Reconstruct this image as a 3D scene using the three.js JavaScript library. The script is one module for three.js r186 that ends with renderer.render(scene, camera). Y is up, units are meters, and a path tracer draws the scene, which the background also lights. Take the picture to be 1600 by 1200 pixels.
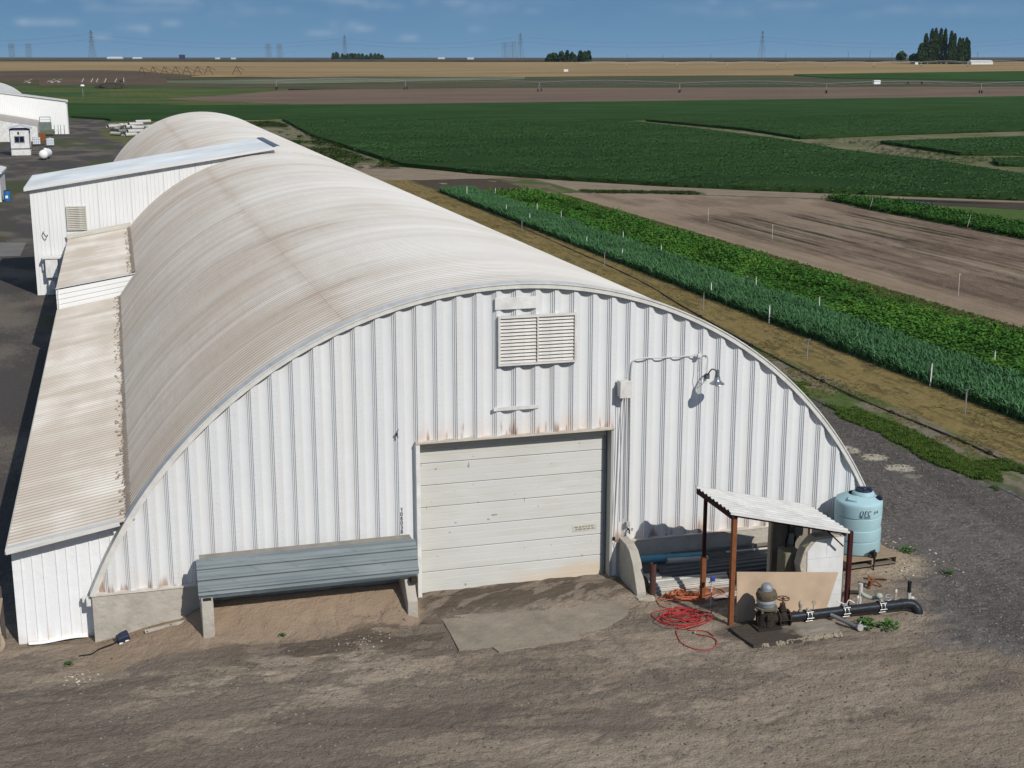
import * as THREE from 'three';
import { mergeGeometries, toCreasedNormals } from 'three/addons/utils/BufferGeometryUtils.js';
import { RoundedBoxGeometry } from 'three/addons/geometries/RoundedBoxGeometry.js';
import { FontLoader } from 'three/addons/loaders/FontLoader.js';
import { TextGeometry } from 'three/addons/geometries/TextGeometry.js';

// ---------------------------------------------------------------- camera, sky, sun, exposure
const scene = new THREE.Scene();
const CAM = [-8.32, 12, 28.78];
const camera = new THREE.PerspectiveCamera(31.47, 4 / 3, 0.5, 30000);
camera.rotation.order = 'YXZ';
camera.position.set(...CAM);
camera.rotation.set(-13.287 * Math.PI / 180, -16.01 * Math.PI / 180, 0);

const SUN_DIR = [0.46, 1, 1.2];
const sun = new THREE.DirectionalLight(new THREE.Color(1, 0.955, 0.88), 3.9);
sun.position.set(SUN_DIR[0] * 80, SUN_DIR[1] * 80, SUN_DIR[2] * 80);
sun.target.position.set(0, 0, 0);
sun.castShadow = true;
sun.shadow.mapSize.set(4096, 4096);
Object.assign(sun.shadow.camera, { left: -70, right: 70, top: 90, bottom: -90, near: 1, far: 400 });
scene.add(sun, sun.target);

const renderer = new THREE.WebGLRenderer({ antialias: true });
renderer.toneMapping = THREE.LinearToneMapping;
renderer.toneMappingExposure = 1;
renderer.shadowMap.enabled = true;

// ---------------------------------------------------------------- noise and random
function rng(seed) { let a = seed >>> 0; return () => { a = (a + 0x6D2B79F5) >>> 0; let t = a; t = Math.imul(t ^ (t >>> 15), t | 1); t ^= t + Math.imul(t ^ (t >>> 7), t | 61); return ((t ^ (t >>> 14)) >>> 0) / 4294967296; }; }
const HT = new Float32Array(65536); { const r = rng(77); for (let i = 0; i < 65536; i++) HT[i] = r(); }
function vn(x, y, s = 0) {                     // value noise 0..1
  const xi = Math.floor(x), yi = Math.floor(y); let fx = x - xi, fy = y - yi;
  fx = fx * fx * (3 - 2 * fx); fy = fy * fy * (3 - 2 * fy);
  const h = (i, j) => HT[((i * 73 + s * 151) & 255) << 8 | ((j * 179 + s * 37 + ((i * 29) >> 3)) & 255)];
  const a = h(xi, yi), b = h(xi + 1, yi), c = h(xi, yi + 1), d = h(xi + 1, yi + 1);
  return a + (b - a) * fx + (c - a) * fy + (a - b - c + d) * fx * fy;
}
function fbm(x, y, oct = 4, s = 0) { let v = 0, a = 0.5, n = 0; for (let i = 0; i < oct; i++) { v += a * vn(x, y, s + i * 7); n += a; a *= 0.55; const t = x; x = x * 1.83 + y * 0.77 + 13.7; y = y * 1.83 - t * 0.77 + 5.1; } return v / n; }
function fbs(x, y, oct = 4, s = 0) { let v = 0, a = 0.5, n = 0; for (let i = 0; i < oct; i++) { v += a * vn(x, y, s + i * 7); n += a; a *= 0.55; x = x * 2.03 + 3.7; y = y * 2.03 + 9.1; } return v / n; }
const sm = (a, b, x) => { const t = Math.min(1, Math.max(0, (x - a) / (b - a))); return t * t * (3 - 2 * t); };
const mix = (a, b, t) => a + (b - a) * t;
const mix3 = (a, b, t) => [mix(a[0], b[0], t), mix(a[1], b[1], t), mix(a[2], b[2], t)];
const mul3 = (a, k) => [a[0] * k, a[1] * k, a[2] * k];

// ---------------------------------------------------------------- textures
const ENC = new Uint8Array(4097); for (let i = 0; i <= 4096; i++) { const l = i / 4096; ENC[i] = Math.round(255 * (l <= 0.0031308 ? l * 12.92 : 1.055 * Math.pow(l, 1 / 2.4) - 0.055)); }
const enc = l => ENC[Math.max(0, Math.min(4096, Math.round(l * 4096)))];
function dtex(w, h, fn, srgb = true, rep = false) {
  const d = new Uint8Array(w * h * 4);
  for (let y = 0, i = 0; y < h; y++) for (let x = 0; x < w; x++, i += 4) {
    const c = fn((x + 0.5) / w, (y + 0.5) / h);
    if (srgb) { d[i] = enc(c[0]); d[i + 1] = enc(c[1]); d[i + 2] = enc(c[2]); } else { const g = Math.max(0, Math.min(255, Math.round(c * 255))); d[i] = d[i + 1] = d[i + 2] = g; }
    d[i + 3] = 255;
  }
  const t = new THREE.DataTexture(d, w, h, THREE.RGBAFormat);
  t.magFilter = THREE.LinearFilter; t.minFilter = THREE.LinearMipmapLinearFilter; t.generateMipmaps = true; t.anisotropy = 8;
  t.wrapS = t.wrapT = rep ? THREE.RepeatWrapping : THREE.ClampToEdgeWrapping;
  if (srgb) t.colorSpace = THREE.SRGBColorSpace;
  t.needsUpdate = true; return t;
}
// tiling blend of noise: periodic by cross fade
const tileable = f => (u, v) => { const wu = sm(0, 1, u), wv = sm(0, 1, v); return mix(mix(f(u + 1, v + 1), f(u, v + 1), wu), mix(f(u + 1, v), f(u, v), wu), wv) * 1.0; };
const tN = tileable((u, v) => fbm(u * 9, v * 9, 6, 3));
const stretch = x => Math.max(0, Math.min(1, (x - 0.5) * 1.9 + 0.5));
const bumpTile = dtex(512, 512, (u, v) => stretch(tN(u, v)), false, true);
const grimeTile = dtex(512, 512, (u, v) => { const g = 0.66 + 0.34 * stretch(tileable((a, b) => fbm(a * 5, b * 5, 6, 41))(u, v)); return [g, g * 0.99, g * 0.97]; }, true, true);
const speckTile = dtex(512, 512, (u, v) => { const n = tileable((a, b) => fbm(a * 60, b * 60, 3, 11))(u, v); const m = tileable((a, b) => fbm(a * 7, b * 7, 3, 5))(u, v); return stretch(n) * 0.75 + m * 0.25; }, false, true);
function rept(t, r) { const c = t.clone(); c.wrapS = c.wrapT = THREE.RepeatWrapping; c.repeat.set(r, r); c.needsUpdate = true; return c; }
const grime1 = rept(grimeTile, 0.7), grimeBig = rept(grimeTile, 0.16), bump1 = rept(bumpTile, 1.3), bump3 = rept(bumpTile, 3);

// ---------------------------------------------------------------- sky (one equirect map, thin clouds low over the horizon)
{
  const w = 2048, h = 1024, d = new Float32Array(w * h * 4);
  const PUFFS = [[87.25, 1.49, 0.59, 0.11], [86.91, 1.48, 0.27, 0.11], [91.0, 1.3, 0.59, 0.13], [91.37, 1.25, 0.27, 0.08], [92.36, 1.48, 0.38, 0.08], [89.65, 0.97, 0.32, 0.08], [98.74, 1.41, 0.22, 0.09], [99.58, 1.38, 0.38, 0.13], [99.99, 1.29, 0.43, 0.08], [98.37, 1.13, 0.59, 0.09], [104.71, 1.27, 0.43, 0.08], [94.96, 1.39, 0.43, 0.08], [88.38, 1.45, 0.67, 0.08], [101.85, 0.94, 0.38, 0.07], [100.58, 2.26, 0.54, 0.11], [103.81, 2.32, 0.48, 0.11]];
  for (let y = 0; y < h; y++) {
    const el = ((y + 0.5) / h - 0.5) * 180;
    for (let x = 0; x < w; x++) {
      const az = (x + 0.5) / w * 360, i = (y * w + x) * 4;
      const e = Math.max(el, 0);
      const t = 1 - Math.exp(-e / 3.0), t2 = 1 - Math.exp(-e / 28);
      let c = mix3([0.150, 0.300, 0.475], [0.090, 0.205, 0.362], t);
      c = mix3(c, [0.075, 0.165, 0.34], t2);
      if (el > 0) {
        const k = 1 / Math.max(0.02, Math.sin(el * Math.PI / 180) + 0.012);
        const a = az * Math.PI / 180, px = Math.cos(a) * k, pz = Math.sin(a) * k;
        let cl = 0;
        if (el < 12) {
          const n = fbs(az * 0.85, el * 5.5, 4, 21), m = fbs(az * 0.12, el * 0.8, 2, 33);
          cl = sm(0.57, 0.8, n + (m - 0.5) * 0.5) * sm(1.5, 2.4, el) * 0.2;
          if (el < 3) for (const [pa, pe, pw, ph] of PUFFS) { const dx = (az - pa) / pw, dy = (el - pe) / ph; if (dx * dx < 4) cl += 0.24 * sm(1.5, 0.2, Math.hypot(dx, dy) + (fbs(az * 3, el * 9, 3, 55) - 0.5) * 1.4); }
          cl += 0.05 * sm(0.45, 0.8, fbs(az * 0.25, el * 4.2, 3, 51)) * sm(0.9, 2.2, el);
        }
        if (el > 6) cl = Math.max(cl * sm(12, 6, el), sm(0.42, 0.72, fbm(px * 0.9, pz * 0.9, 5, 61)) * 0.62 * sm(6, 16, el));
        c = mix3(c, [0.60, 0.66, 0.74], Math.min(1, cl));
      } else c = mix3(c, [0.16, 0.15, 0.13], sm(0, -4, el));
      d[i] = c[0]; d[i + 1] = c[1]; d[i + 2] = c[2]; d[i + 3] = 1;
    }
  }
  const t = new THREE.DataTexture(d, w, h, THREE.RGBAFormat, THREE.FloatType);
  t.mapping = THREE.EquirectangularReflectionMapping; t.magFilter = THREE.LinearFilter; t.minFilter = THREE.LinearFilter;
  t.wrapS = THREE.RepeatWrapping; t.needsUpdate = true;
  scene.background = t; scene.environment = t;
}
scene.fog = new THREE.FogExp2(new THREE.Color(0.46, 0.54, 0.64), 0.00003);

// ---------------------------------------------------------------- object helpers
const taken = {};
const numbered = n => { const k = taken[n] = (taken[n] ?? -1) + 1; return k ? `${n}_${String(k).padStart(3, '0')}` : n; };
function tag(o, label, category, group) { o.userData.label = label; if (category) o.userData.category = category; if (group) o.userData.group = group; return o; }
function thing(name, label, category, pos = [0, 0, 0], turn = 0, group) { const o = new THREE.Group(); o.name = numbered(name); o.position.set(...pos); o.rotation.y = turn; tag(o, label, category, group); scene.add(o); return o; }
function mesh(name, geo, mat, parent, label) {
  const m = new THREE.Mesh(Array.isArray(geo) ? merge(geo) : geo, mat); m.castShadow = m.receiveShadow = true;
  m.name = (parent === undefined) ? numbered(name) : name; (parent ?? scene).add(m); if (label) m.userData.label = label; return m;
}
function struct(name, geo, mat) { const m = mesh(name, geo, mat); m.userData.kind = 'structure'; return m; }
function clone(src, label, pos, turn, group) { const c = src.clone(); c.name = numbered(src.name.replace(/_\d{3}$/, '')); c.userData = { ...src.userData }; if (label) c.userData.label = label; if (group) c.userData.group = group; if (pos) c.position.set(...pos); if (turn !== undefined) c.rotation.y = turn; scene.add(c); return c; }
function merge(list) {
  const out = list.map(g => { let q = g.index ? g.toNonIndexed() : g; for (const k of Object.keys(q.attributes)) if (!['position', 'normal', 'uv', 'color'].includes(k)) q.deleteAttribute(k); if (!q.attributes.uv) q.setAttribute('uv', new THREE.BufferAttribute(new Float32Array(q.attributes.position.count * 2), 2)); return q; });
  return out.length === 1 ? out[0] : mergeGeometries(out);
}
function boxUV(g, s = 1) {                      // uv in metres from the dominant axis of each face
  const q = g.index ? g.toNonIndexed() : g, p = q.attributes.position, uv = new Float32Array(p.count * 2);
  for (let i = 0; i < p.count; i += 3) {
    const ax = p.getX(i + 1) - p.getX(i), ay = p.getY(i + 1) - p.getY(i), az = p.getZ(i + 1) - p.getZ(i), bx = p.getX(i + 2) - p.getX(i), by = p.getY(i + 2) - p.getY(i), bz = p.getZ(i + 2) - p.getZ(i);
    const nx = Math.abs(ay * bz - az * by), ny = Math.abs(az * bx - ax * bz), nz = Math.abs(ax * by - ay * bx);
    for (let k = 0; k < 3; k++) { const x = p.getX(i + k), y = p.getY(i + k), z = p.getZ(i + k); const [u, v] = ny >= nx && ny >= nz ? [x, z] : nx >= nz ? [z, y] : [x, y]; uv[(i + k) * 2] = u * s; uv[(i + k) * 2 + 1] = v * s; }
  }
  q.setAttribute('uv', new THREE.BufferAttribute(uv, 2)); return q;
}
const M4 = (pos = [0, 0, 0], rot = [0, 0, 0], sc = [1, 1, 1]) => new THREE.Matrix4().compose(new THREE.Vector3(...pos), new THREE.Quaternion().setFromEuler(new THREE.Euler(...rot)), new THREE.Vector3(...sc));
const box = (w, h, d, pos, rot) => new THREE.BoxGeometry(w, h, d).applyMatrix4(M4(pos, rot));
const box2 = (x0, x1, y0, y1, z0, z1) => box(x1 - x0, y1 - y0, z1 - z0, [(x0 + x1) / 2, (y0 + y1) / 2, (z0 + z1) / 2]);
const rbox = (w, h, d, r, pos, rot, seg = 2) => new RoundedBoxGeometry(w, h, d, seg, r).applyMatrix4(M4(pos, rot));
const cyl = (r0, r1, h, pos, rot, seg = 20, open = false) => new THREE.CylinderGeometry(r0, r1, h, seg, 1, open).applyMatrix4(M4(pos, rot));
const sph = (r, pos, sc = [1, 1, 1], ws = 14, hs = 10) => new THREE.SphereGeometry(r, ws, hs).applyMatrix4(M4(pos, [0, 0, 0], sc));
const tor = (R, r, pos, rot, a = 8, b = 28) => new THREE.TorusGeometry(R, r, a, b).applyMatrix4(M4(pos, rot));
const lathe = (pts, pos = [0, 0, 0], seg = 40) => new THREE.LatheGeometry(pts.map(p => new THREE.Vector2(...p)), seg).applyMatrix4(M4(pos));
const V3 = p => new THREE.Vector3(...p);
function bar(p, q, r, seg = 6, r2 = r) { const a = V3(p), b = V3(q), d = b.clone().sub(a), L = d.length(); const g = new THREE.CylinderGeometry(r2, r, L, seg); g.translate(0, L / 2, 0); g.applyQuaternion(new THREE.Quaternion().setFromUnitVectors(new THREE.Vector3(0, 1, 0), d.normalize())); g.translate(...p); return g; }
function beam(p, q, w, h) { const a = V3(p), b = V3(q), L = a.distanceTo(b); const g = new THREE.BoxGeometry(w, h, L); const m = new THREE.Matrix4().lookAt(a, b, new THREE.Vector3(0, 1, 0)); g.applyMatrix4(m); const c = a.add(b).multiplyScalar(0.5); g.translate(c.x, c.y, c.z); return g; }
const tube = (pts, r, n = 40, seg = 8, closed = false) => new THREE.TubeGeometry(new THREE.CatmullRomCurve3(pts.map(V3), closed), n, r, seg, closed);
function extr(pts, depth, bevel = 0) { const s = new THREE.Shape(pts.map(p => new THREE.Vector2(...p))); return new THREE.ExtrudeGeometry(s, bevel ? { depth, bevelEnabled: true, bevelSize: bevel, bevelThickness: bevel, bevelSegments: 2 } : { depth, bevelEnabled: false }); }
// sheet from breakpoints in u (creased) and v (smooth); f(u, v) -> [x, y, z], uvf(u, v) -> [s, t]
function ribSheet(us, vs, f, uvf, colf) {
  const pos = [], nor = [], uv = [], idx = [], col = []; let base = 0; const nv = vs.length;
  for (let i = 0; i + 1 < us.length; i++) {
    const A = vs.map(v => f(us[i], v)), B = vs.map(v => f(us[i + 1], v));
    for (let j = 0; j < nv; j++) {
      const j0 = Math.max(0, j - 1), j1 = Math.min(nv - 1, j + 1);
      const du = [B[j][0] - A[j][0], B[j][1] - A[j][1], B[j][2] - A[j][2]], dv = [A[j1][0] - A[j0][0], A[j1][1] - A[j0][1], A[j1][2] - A[j0][2]];
      let n = [du[1] * dv[2] - du[2] * dv[1], du[2] * dv[0] - du[0] * dv[2], du[0] * dv[1] - du[1] * dv[0]]; const L = Math.hypot(...n) || 1; n = n.map(x => x / L);
      pos.push(...A[j], ...B[j]); nor.push(...n, ...n);
      const a = uvf(us[i], vs[j]), b = uvf(us[i + 1], vs[j]); uv.push(...a, ...b);
      if (colf) { col.push(...colf(us[i], vs[j], i), ...colf(us[i + 1], vs[j], i)); }
      if (j) { const k = base + j * 2; idx.push(k - 2, k - 1, k, k - 1, k + 1, k); }
    }
    base += nv * 2;
  }
  const g = new THREE.BufferGeometry();
  g.setAttribute('position', new THREE.Float32BufferAttribute(pos, 3)); g.setAttribute('normal', new THREE.Float32BufferAttribute(nor, 3)); g.setAttribute('uv', new THREE.Float32BufferAttribute(uv, 2));
  if (colf) g.setAttribute('color', new THREE.Float32BufferAttribute(col, 3));
  g.setIndex(idx); return g;
}
const lin = (a, b, n) => Array.from({ length: n + 1 }, (_, i) => a + (b - a) * i / n);
// ribbed profile breakpoints over [u0, u1]: pitch p, rib height h -> list of [u, height]
function ribs(u0, u1, p, h, frac = [0.0, 0.42, 0.54, 0.84, 0.96]) {
  const out = [[u0, 0]]; const hs = [0, 0, h, h, 0];
  for (let k = 0; k * p + u0 < u1 - 1e-6; k++) frac.forEach((q, i) => { const u = u0 + (k + q) * p; if (u > out[out.length - 1][0] + 1e-5 && u < u1 - 1e-5) out.push([u, hs[i]]); });
  out.push([u1, 0]); return out;
}
const profAt = (prof, u) => { for (let i = 1; i < prof.length; i++) if (u <= prof[i][0] + 1e-9) { const [a, ha] = prof[i - 1], [b, hb] = prof[i]; return ha + (hb - ha) * (u - a) / (b - a || 1); } return 0; };

// ---------------------------------------------------------------- materials
const C = (r, g, b) => new THREE.Color().setRGB(r, g, b);
const std = (c, rough = 0.8, extra = {}) => new THREE.MeshPhysicalMaterial({ color: C(...c), roughness: rough, side: THREE.DoubleSide, specularIntensity: rough >= 0.99 ? 0.04 : rough > 0.7 ? 0.15 : 0.4, ...extra });
const worn = (c, rough = 0.8, extra = {}) => std(c, rough, { map: grime1, bumpMap: bump3, bumpScale: 0.003, ...extra });
const MAT = {
  concrete: std([0.50, 0.465, 0.41], 0.92, { map: rept(grimeTile, 0.45), bumpMap: bump1, bumpScale: 0.012 }),
  white: worn([0.80, 0.80, 0.79], 0.5), whitePlain: std([0.8, 0.8, 0.79], 0.55), cream: worn([0.66, 0.64, 0.58], 0.55),
  galv: worn([0.30, 0.345, 0.37], 0.5, { metalness: 0.3 }), galvDark: worn([0.14, 0.16, 0.175], 0.55, { metalness: 0.3 }),
  rust: worn([0.24, 0.095, 0.045], 0.9, { map: rept(grimeTile, 2) }), maroon: worn([0.07, 0.022, 0.022], 0.75),
  black: std([0.018, 0.018, 0.02], 0.5), blackPipe: worn([0.022, 0.026, 0.034], 0.38), rubber: std([0.02, 0.02, 0.02], 0.85),
  steel: worn([0.5, 0.51, 0.52], 0.4, { metalness: 0.6 }), darkIron: worn([0.045, 0.036, 0.030], 0.85), wood: worn([0.34, 0.26, 0.18], 0.9), greyWood: worn([0.22, 0.19, 0.16], 0.95),
  tan: worn([0.52, 0.37, 0.25], 0.85, { bumpScale: 0.001 }), dark: std([0.03, 0.03, 0.032], 0.9), jamb: std([0.36, 0.36, 0.34], 0.85),
};

// ---------------------------------------------------------------- lay of the land
const KS = [[0, 0], [520, 0], [700, 2.2], [1065, 8], [1250, 11.7], [1500, 12.6], [2500, 15.5], [4000, 20.5], [9000, 40]];
function hh(x, z) { const d = Math.hypot(x - CAM[0], z - CAM[2]); for (let i = 1; i < KS.length; i++) if (d <= KS[i][0]) { const [a, ha] = KS[i - 1], [b, hb] = KS[i]; return ha + (hb - ha) * (d - a) / (b - a); } return 40; }
// wheel tracks: pairs of soft ruts sweeping across the yard and up to the door
function tracks(x, z) {
  let t = 0; const g = d => Math.exp(-((d / 0.13) ** 2));
  const a = z - (5.3 + 0.10 * x + 0.5 * Math.sin(x * 0.22)), b = z - (7.6 + 0.21 * x + 0.4 * Math.sin(x * 0.3 + 1)), c = x - (0.4 + 0.05 * (z - 3) ** 2);
  for (const o of [-0.85, 0.85]) t += g(a - o) * sm(0.35, 0.6, vn(x * 0.5, o, 7)) + g(b - o) * sm(0.3, 0.6, vn(x * 0.5, o + 4, 8)) + g(c - o) * sm(2.6, 3.4, z) * sm(0.35, 0.6, vn(z * 0.8, o, 9));
  return Math.min(1, t);
}
// height of the dirt in front of the building
function gy(x, z) {
  const edge = sm(-2, -0.6, z) ;
  let y = -0.2 * sm(-7.6, -9.6, x) * sm(3.5, 1.5, z) * edge;
  const wob = (vn(x * 0.9, z * 0.9, 3) - 0.5) * 0.25;
  const fall = sm(1.55 + wob, 0.1, z);
  y += fall * (0.5 * sm(-7.7, -6.9, x) * sm(-2.35, -2.75, x) + 0.16 * sm(-9.6, -7.7, x) * sm(-7.0, -7.5, x) * 0.9);
  y += 0.10 * sm(-2.6, -2.2, x) * sm(2.75, 2.35, x) * sm(1.7, 0.6, z) * edge - 0.06 * sm(-2.4, -2.1, x) * sm(2.5, 2.2, x) * sm(0.4, 0.0, z) * edge;
  y -= 0.05 * sm(2.5, 2.9, x) * sm(7.2, 6.6, x) * sm(3.3, 2.2, z) * edge;
  y += 0.17 * Math.exp(-(((x - 8.8) / 1.25) ** 2) - (((z - 0.8) / 0.95) ** 2));
  const e2 = sm(-2, -1.2, z) * sm(18, 16, x) * sm(-16, -14.5, x);
  y += e2 * ((fbm(x * 0.55, z * 0.8, 4, 9) - 0.5) * 0.07 + (fbm(x * 3.1, z * 3.6, 3, 15) - 0.5) * 0.032);
  y -= e2 * 0.022 * tracks(x, z) * (0.6 + 0.4 * Math.sin(x * 34 + z * 9));
  const rut = Math.abs(fbm(x * 0.9 + 3, z * 2.2, 3, 19) - 0.5); y -= e2 * 0.02 * sm(0.06, 0, rut);
  if (x > -7.4 && x < -2.5 && z < 2) { const q = Math.abs(vn(x * 2.6, z * 0.5, 23) - 0.5); y -= 0.035 * sm(0.1, 0, q) * sm(2, 1.2, z) * sm(0.2, 0.6, z); }
  return y;
}
// colour of soil, gravel and weedy ground by place (its own colour: dry silt, damp-stained dirt, dark gravel)
function groundCol(x, z) {
  const f1 = fbs(x * 0.38 + 7, z * 1.15, 4, 71), f2 = fbm(x * 2.2, z * 3.6, 4, 81), f3 = fbm(x * 9, z * 11, 3, 91), f4 = fbm(x * 0.23, z * 0.3, 3, 101);
  let c = mix3([0.225, 0.178, 0.134], [0.305, 0.248, 0.188], sm(0.35, 0.7, f4 * 0.6 + f2 * 0.4));
  // dark streaky gravel across the yard
  const streak = sm(0.50, 0.60, f1 * 0.62 + f2 * 0.28 + f3 * 0.14 + 0.02 - 0.05 * sm(-1, 5, x) + 0.09 * sm(-1, -6, x) * sm(2.6, 4.5, z) - 0.06 * sm(2.2, 1.2, z));
  c = mix3(c, [0.142, 0.116, 0.094], streak * 0.74);
  { const sp = vn(x * 26, z * 34, 17), sq = fbs(x * 4.5, z * 12, 3, 87); c = mul3(c, 0.80 + 0.24 * sp + 0.2 * (sq - 0.4)); const rt = Math.abs(fbs(x * 0.22 + 2, z * 0.9 + 0.06 * x, 2, 89) - 0.5); c = mul3(c, 1 - 0.16 * sm(0.05, 0.0, rt)); if (z > 1.5 && x < 14 && x > -15) c = mul3(c, 1 - 0.17 * tracks(x, z)); }
  // damp edge below the mound
  const damp = sm(0.47, 0.56, fbm(x * 1.5, z * 2.8, 4, 111) + 0.12 * Math.exp(-(((z - (1.75 - 0.12 * (x + 4))) / 0.45) ** 2)) - 0.06) * sm(-8, -5.5, x) * sm(3.3, 2.3, z) * sm(0.9, 1.5, z + 0.12 * (x + 4) * 0);
  // brown bank against the wall
  const bank = sm(1.95, 1.1, z + (f2 - 0.5) * 0.7) * sm(-9.9, -9.0, x) * sm(-2.1, -2.6, x);
  c = mix3(c, mix3([0.222, 0.163, 0.115], [0.285, 0.214, 0.155], f2), bank);
  c = mix3(c, [0.095, 0.075, 0.058], damp * 0.8 * sm(-1.6, -2.4, x));
  // stained approach in front of the door
  const app = sm(-2.5, -2.0, x) * sm(2.9, 2.3, x) * sm(1.45, 0.9, z + (f2 - 0.5) * 0.6);
  c = mix3(c, mix3([0.095, 0.075, 0.058], [0.20, 0.165, 0.13], sm(0.5, 0.58, fbm(x * 2.4 + z * 3, z * 1.1 - x * 0.6, 4, 121))), app * 0.9);
  // oil dark soil round the pump
  c = mix3(c, [0.075, 0.062, 0.052], sm(1.0, 0.5, Math.hypot((x - 4.3) / 1.1, (z - 3.7) / 0.9) + (f2 - 0.5) * 0.6) * 0.75);
  // pale sand round the tank
  const sand = Math.exp(-(((x - 9.0) / 1.35) ** 2) - (((z - 1.0) / 1.1) ** 2));
  // dark gravel drive along the right side
  const gx = 9.8 - 0.35 * Math.max(0, Math.min(5, z)) + 1.3 * Math.max(0, z - 5.5) + (f2 - 0.5) * 1.6 + (f4 - 0.5) * 2;
  const drive = sm(gx - 0.5, gx + 0.9, x) * (z < 9 ? 1 : 0.8) * (1 - 0.8 * sm(0.25, 0.6, sand + (f2 - 0.5) * 0.3));
  let k = mix3([0.086, 0.077, 0.071], [0.140, 0.126, 0.115], sm(0.35, 0.75, fbs(x * 0.9, z * 0.16 + f2 * 0.1, 4, 131) * 0.6 + f3 * 0.4));
  k = mix3(k, [0.26, 0.24, 0.22], sm(0.74, 0.82, fbm(x * 14, z * 14, 2, 141)) * 0.5);
  c = mix3(c, k, drive);
  c = mix3(c, [0.33, 0.265, 0.19], sm(0.3, 0.65, sand + (f2 - 0.5) * 0.35) * 0.85);
  if (x > 12) {
    const w = (fbm(x * 0.6, z * 0.5, 4, 151) - 0.5);
    const verge = sm(15.1, 16.1, x + w * 1.6);
    const straw = mix3([0.150, 0.122, 0.088], [0.20, 0.168, 0.122], f2), green = mix3([0.055, 0.085, 0.024], [0.10, 0.125, 0.04], f3);
    c = mix3(c, mix3(straw, green, sm(0.46, 0.62, fbm(x * 0.9, z * 0.35, 4, 161) * 0.8 + f3 * 0.2 + 0.06 * sm(17, 16, x))), verge);
    const mown = sm(17.6, 18.0, x + w * 0.5);
    c = mix3(c, mix3([0.172, 0.126, 0.046], [0.215, 0.163, 0.070], fbm(x * 1.5, z * 0.6, 4, 171)), mown);
    c = mix3(c, [0.09, 0.07, 0.035], mown * sm(0.55, 0.68, fbs(x * 5, z * 0.8, 3, 181)) * 0.7);
    c = mix3(c, [0.075, 0.058, 0.042], sm(20.6, 21.3, x + w * 0.3));
    const dry = sm(29.4, 30.2, x + w * 1.2);
    c = mix3(c, mix3([0.15, 0.118, 0.075], [0.075, 0.10, 0.035], sm(0.45, 0.6, fbm(x * 0.8, z * 0.5, 4, 191))), dry);
  }
  if ((x < -9 || z < -112) && x < 14 && z < -1) {
    const w = fbm(x * 0.35, z * 0.2, 4, 201);
    const kk = mix3([0.078, 0.070, 0.065], [0.15, 0.127, 0.105], sm(0.42, 0.68, w * 0.75 + f3 * 0.25));
    c = mix3(c, kk, sm(-1, -2.2, z));
    c = mix3(c, [0.07, 0.085, 0.035], sm(0.60, 0.68, fbm(x * 0.2 + 5, z * 0.06, 3, 211)) * 0.7);
  }
  if (x > 12 && x < 15.5 && z < -4) for (const [cx, cz, a, b] of [[13.42, -8.35, .40, .42], [13.0, -8.9, .22, .3], [13.8, -7.36, .44, .44], [13.95, -6.1, .46, .42], [13.9, -5.3, .3, .25]]) { const q = Math.hypot((x - cx) / a, (z - cz) / b) + (f3 - 0.5) * 0.7 + (f2 - 0.5) * 0.5; c = mix3(c, [0.42, 0.37, 0.28], sm(1.12, 0.72, q) * (cz > -5.5 ? 0.3 : 0.85)); }
  if (z < -165 && x > -20) { const e = z < -270 ? mix(-9, -15, sm(-270, -295, z)) : z < -215 ? mix(-10.9, -9, sm(-215, -270, z)) : mix(-6.6, -10.9, sm(-176, -215, z)); const w = fbm(x * 0.4, z * 0.2, 4, 221); c = mix3(c, mix3([0.085, 0.10, 0.035], [0.15, 0.135, 0.06], w), sm(e - 0.4, e + 1.2, x + (w - 0.5) * 4)); }
  return c;
}
function grid(x0, x1, nx, z0, z1, nz, hf, uvf) {
  const g = new THREE.PlaneGeometry(1, 1, nx, nz), p = g.attributes.position, uv = g.attributes.uv;
  for (let j = 0, i = 0; j <= nz; j++) for (let k = 0; k <= nx; k++, i++) {
    const x = mix(x0, x1, k / nx), z = mix(z0, z1, j / nz);
    p.setXYZ(i, x, hf(x, z), z); const q = uvf(x, z); uv.setXY(i, q[0], q[1]);
  }
  g.computeVertexNormals(); return g;
}
const speckA = rept(speckTile, 1), gravelBump = { bumpMap: rept(speckTile, 24), bumpScale: 0.02 };

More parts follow.
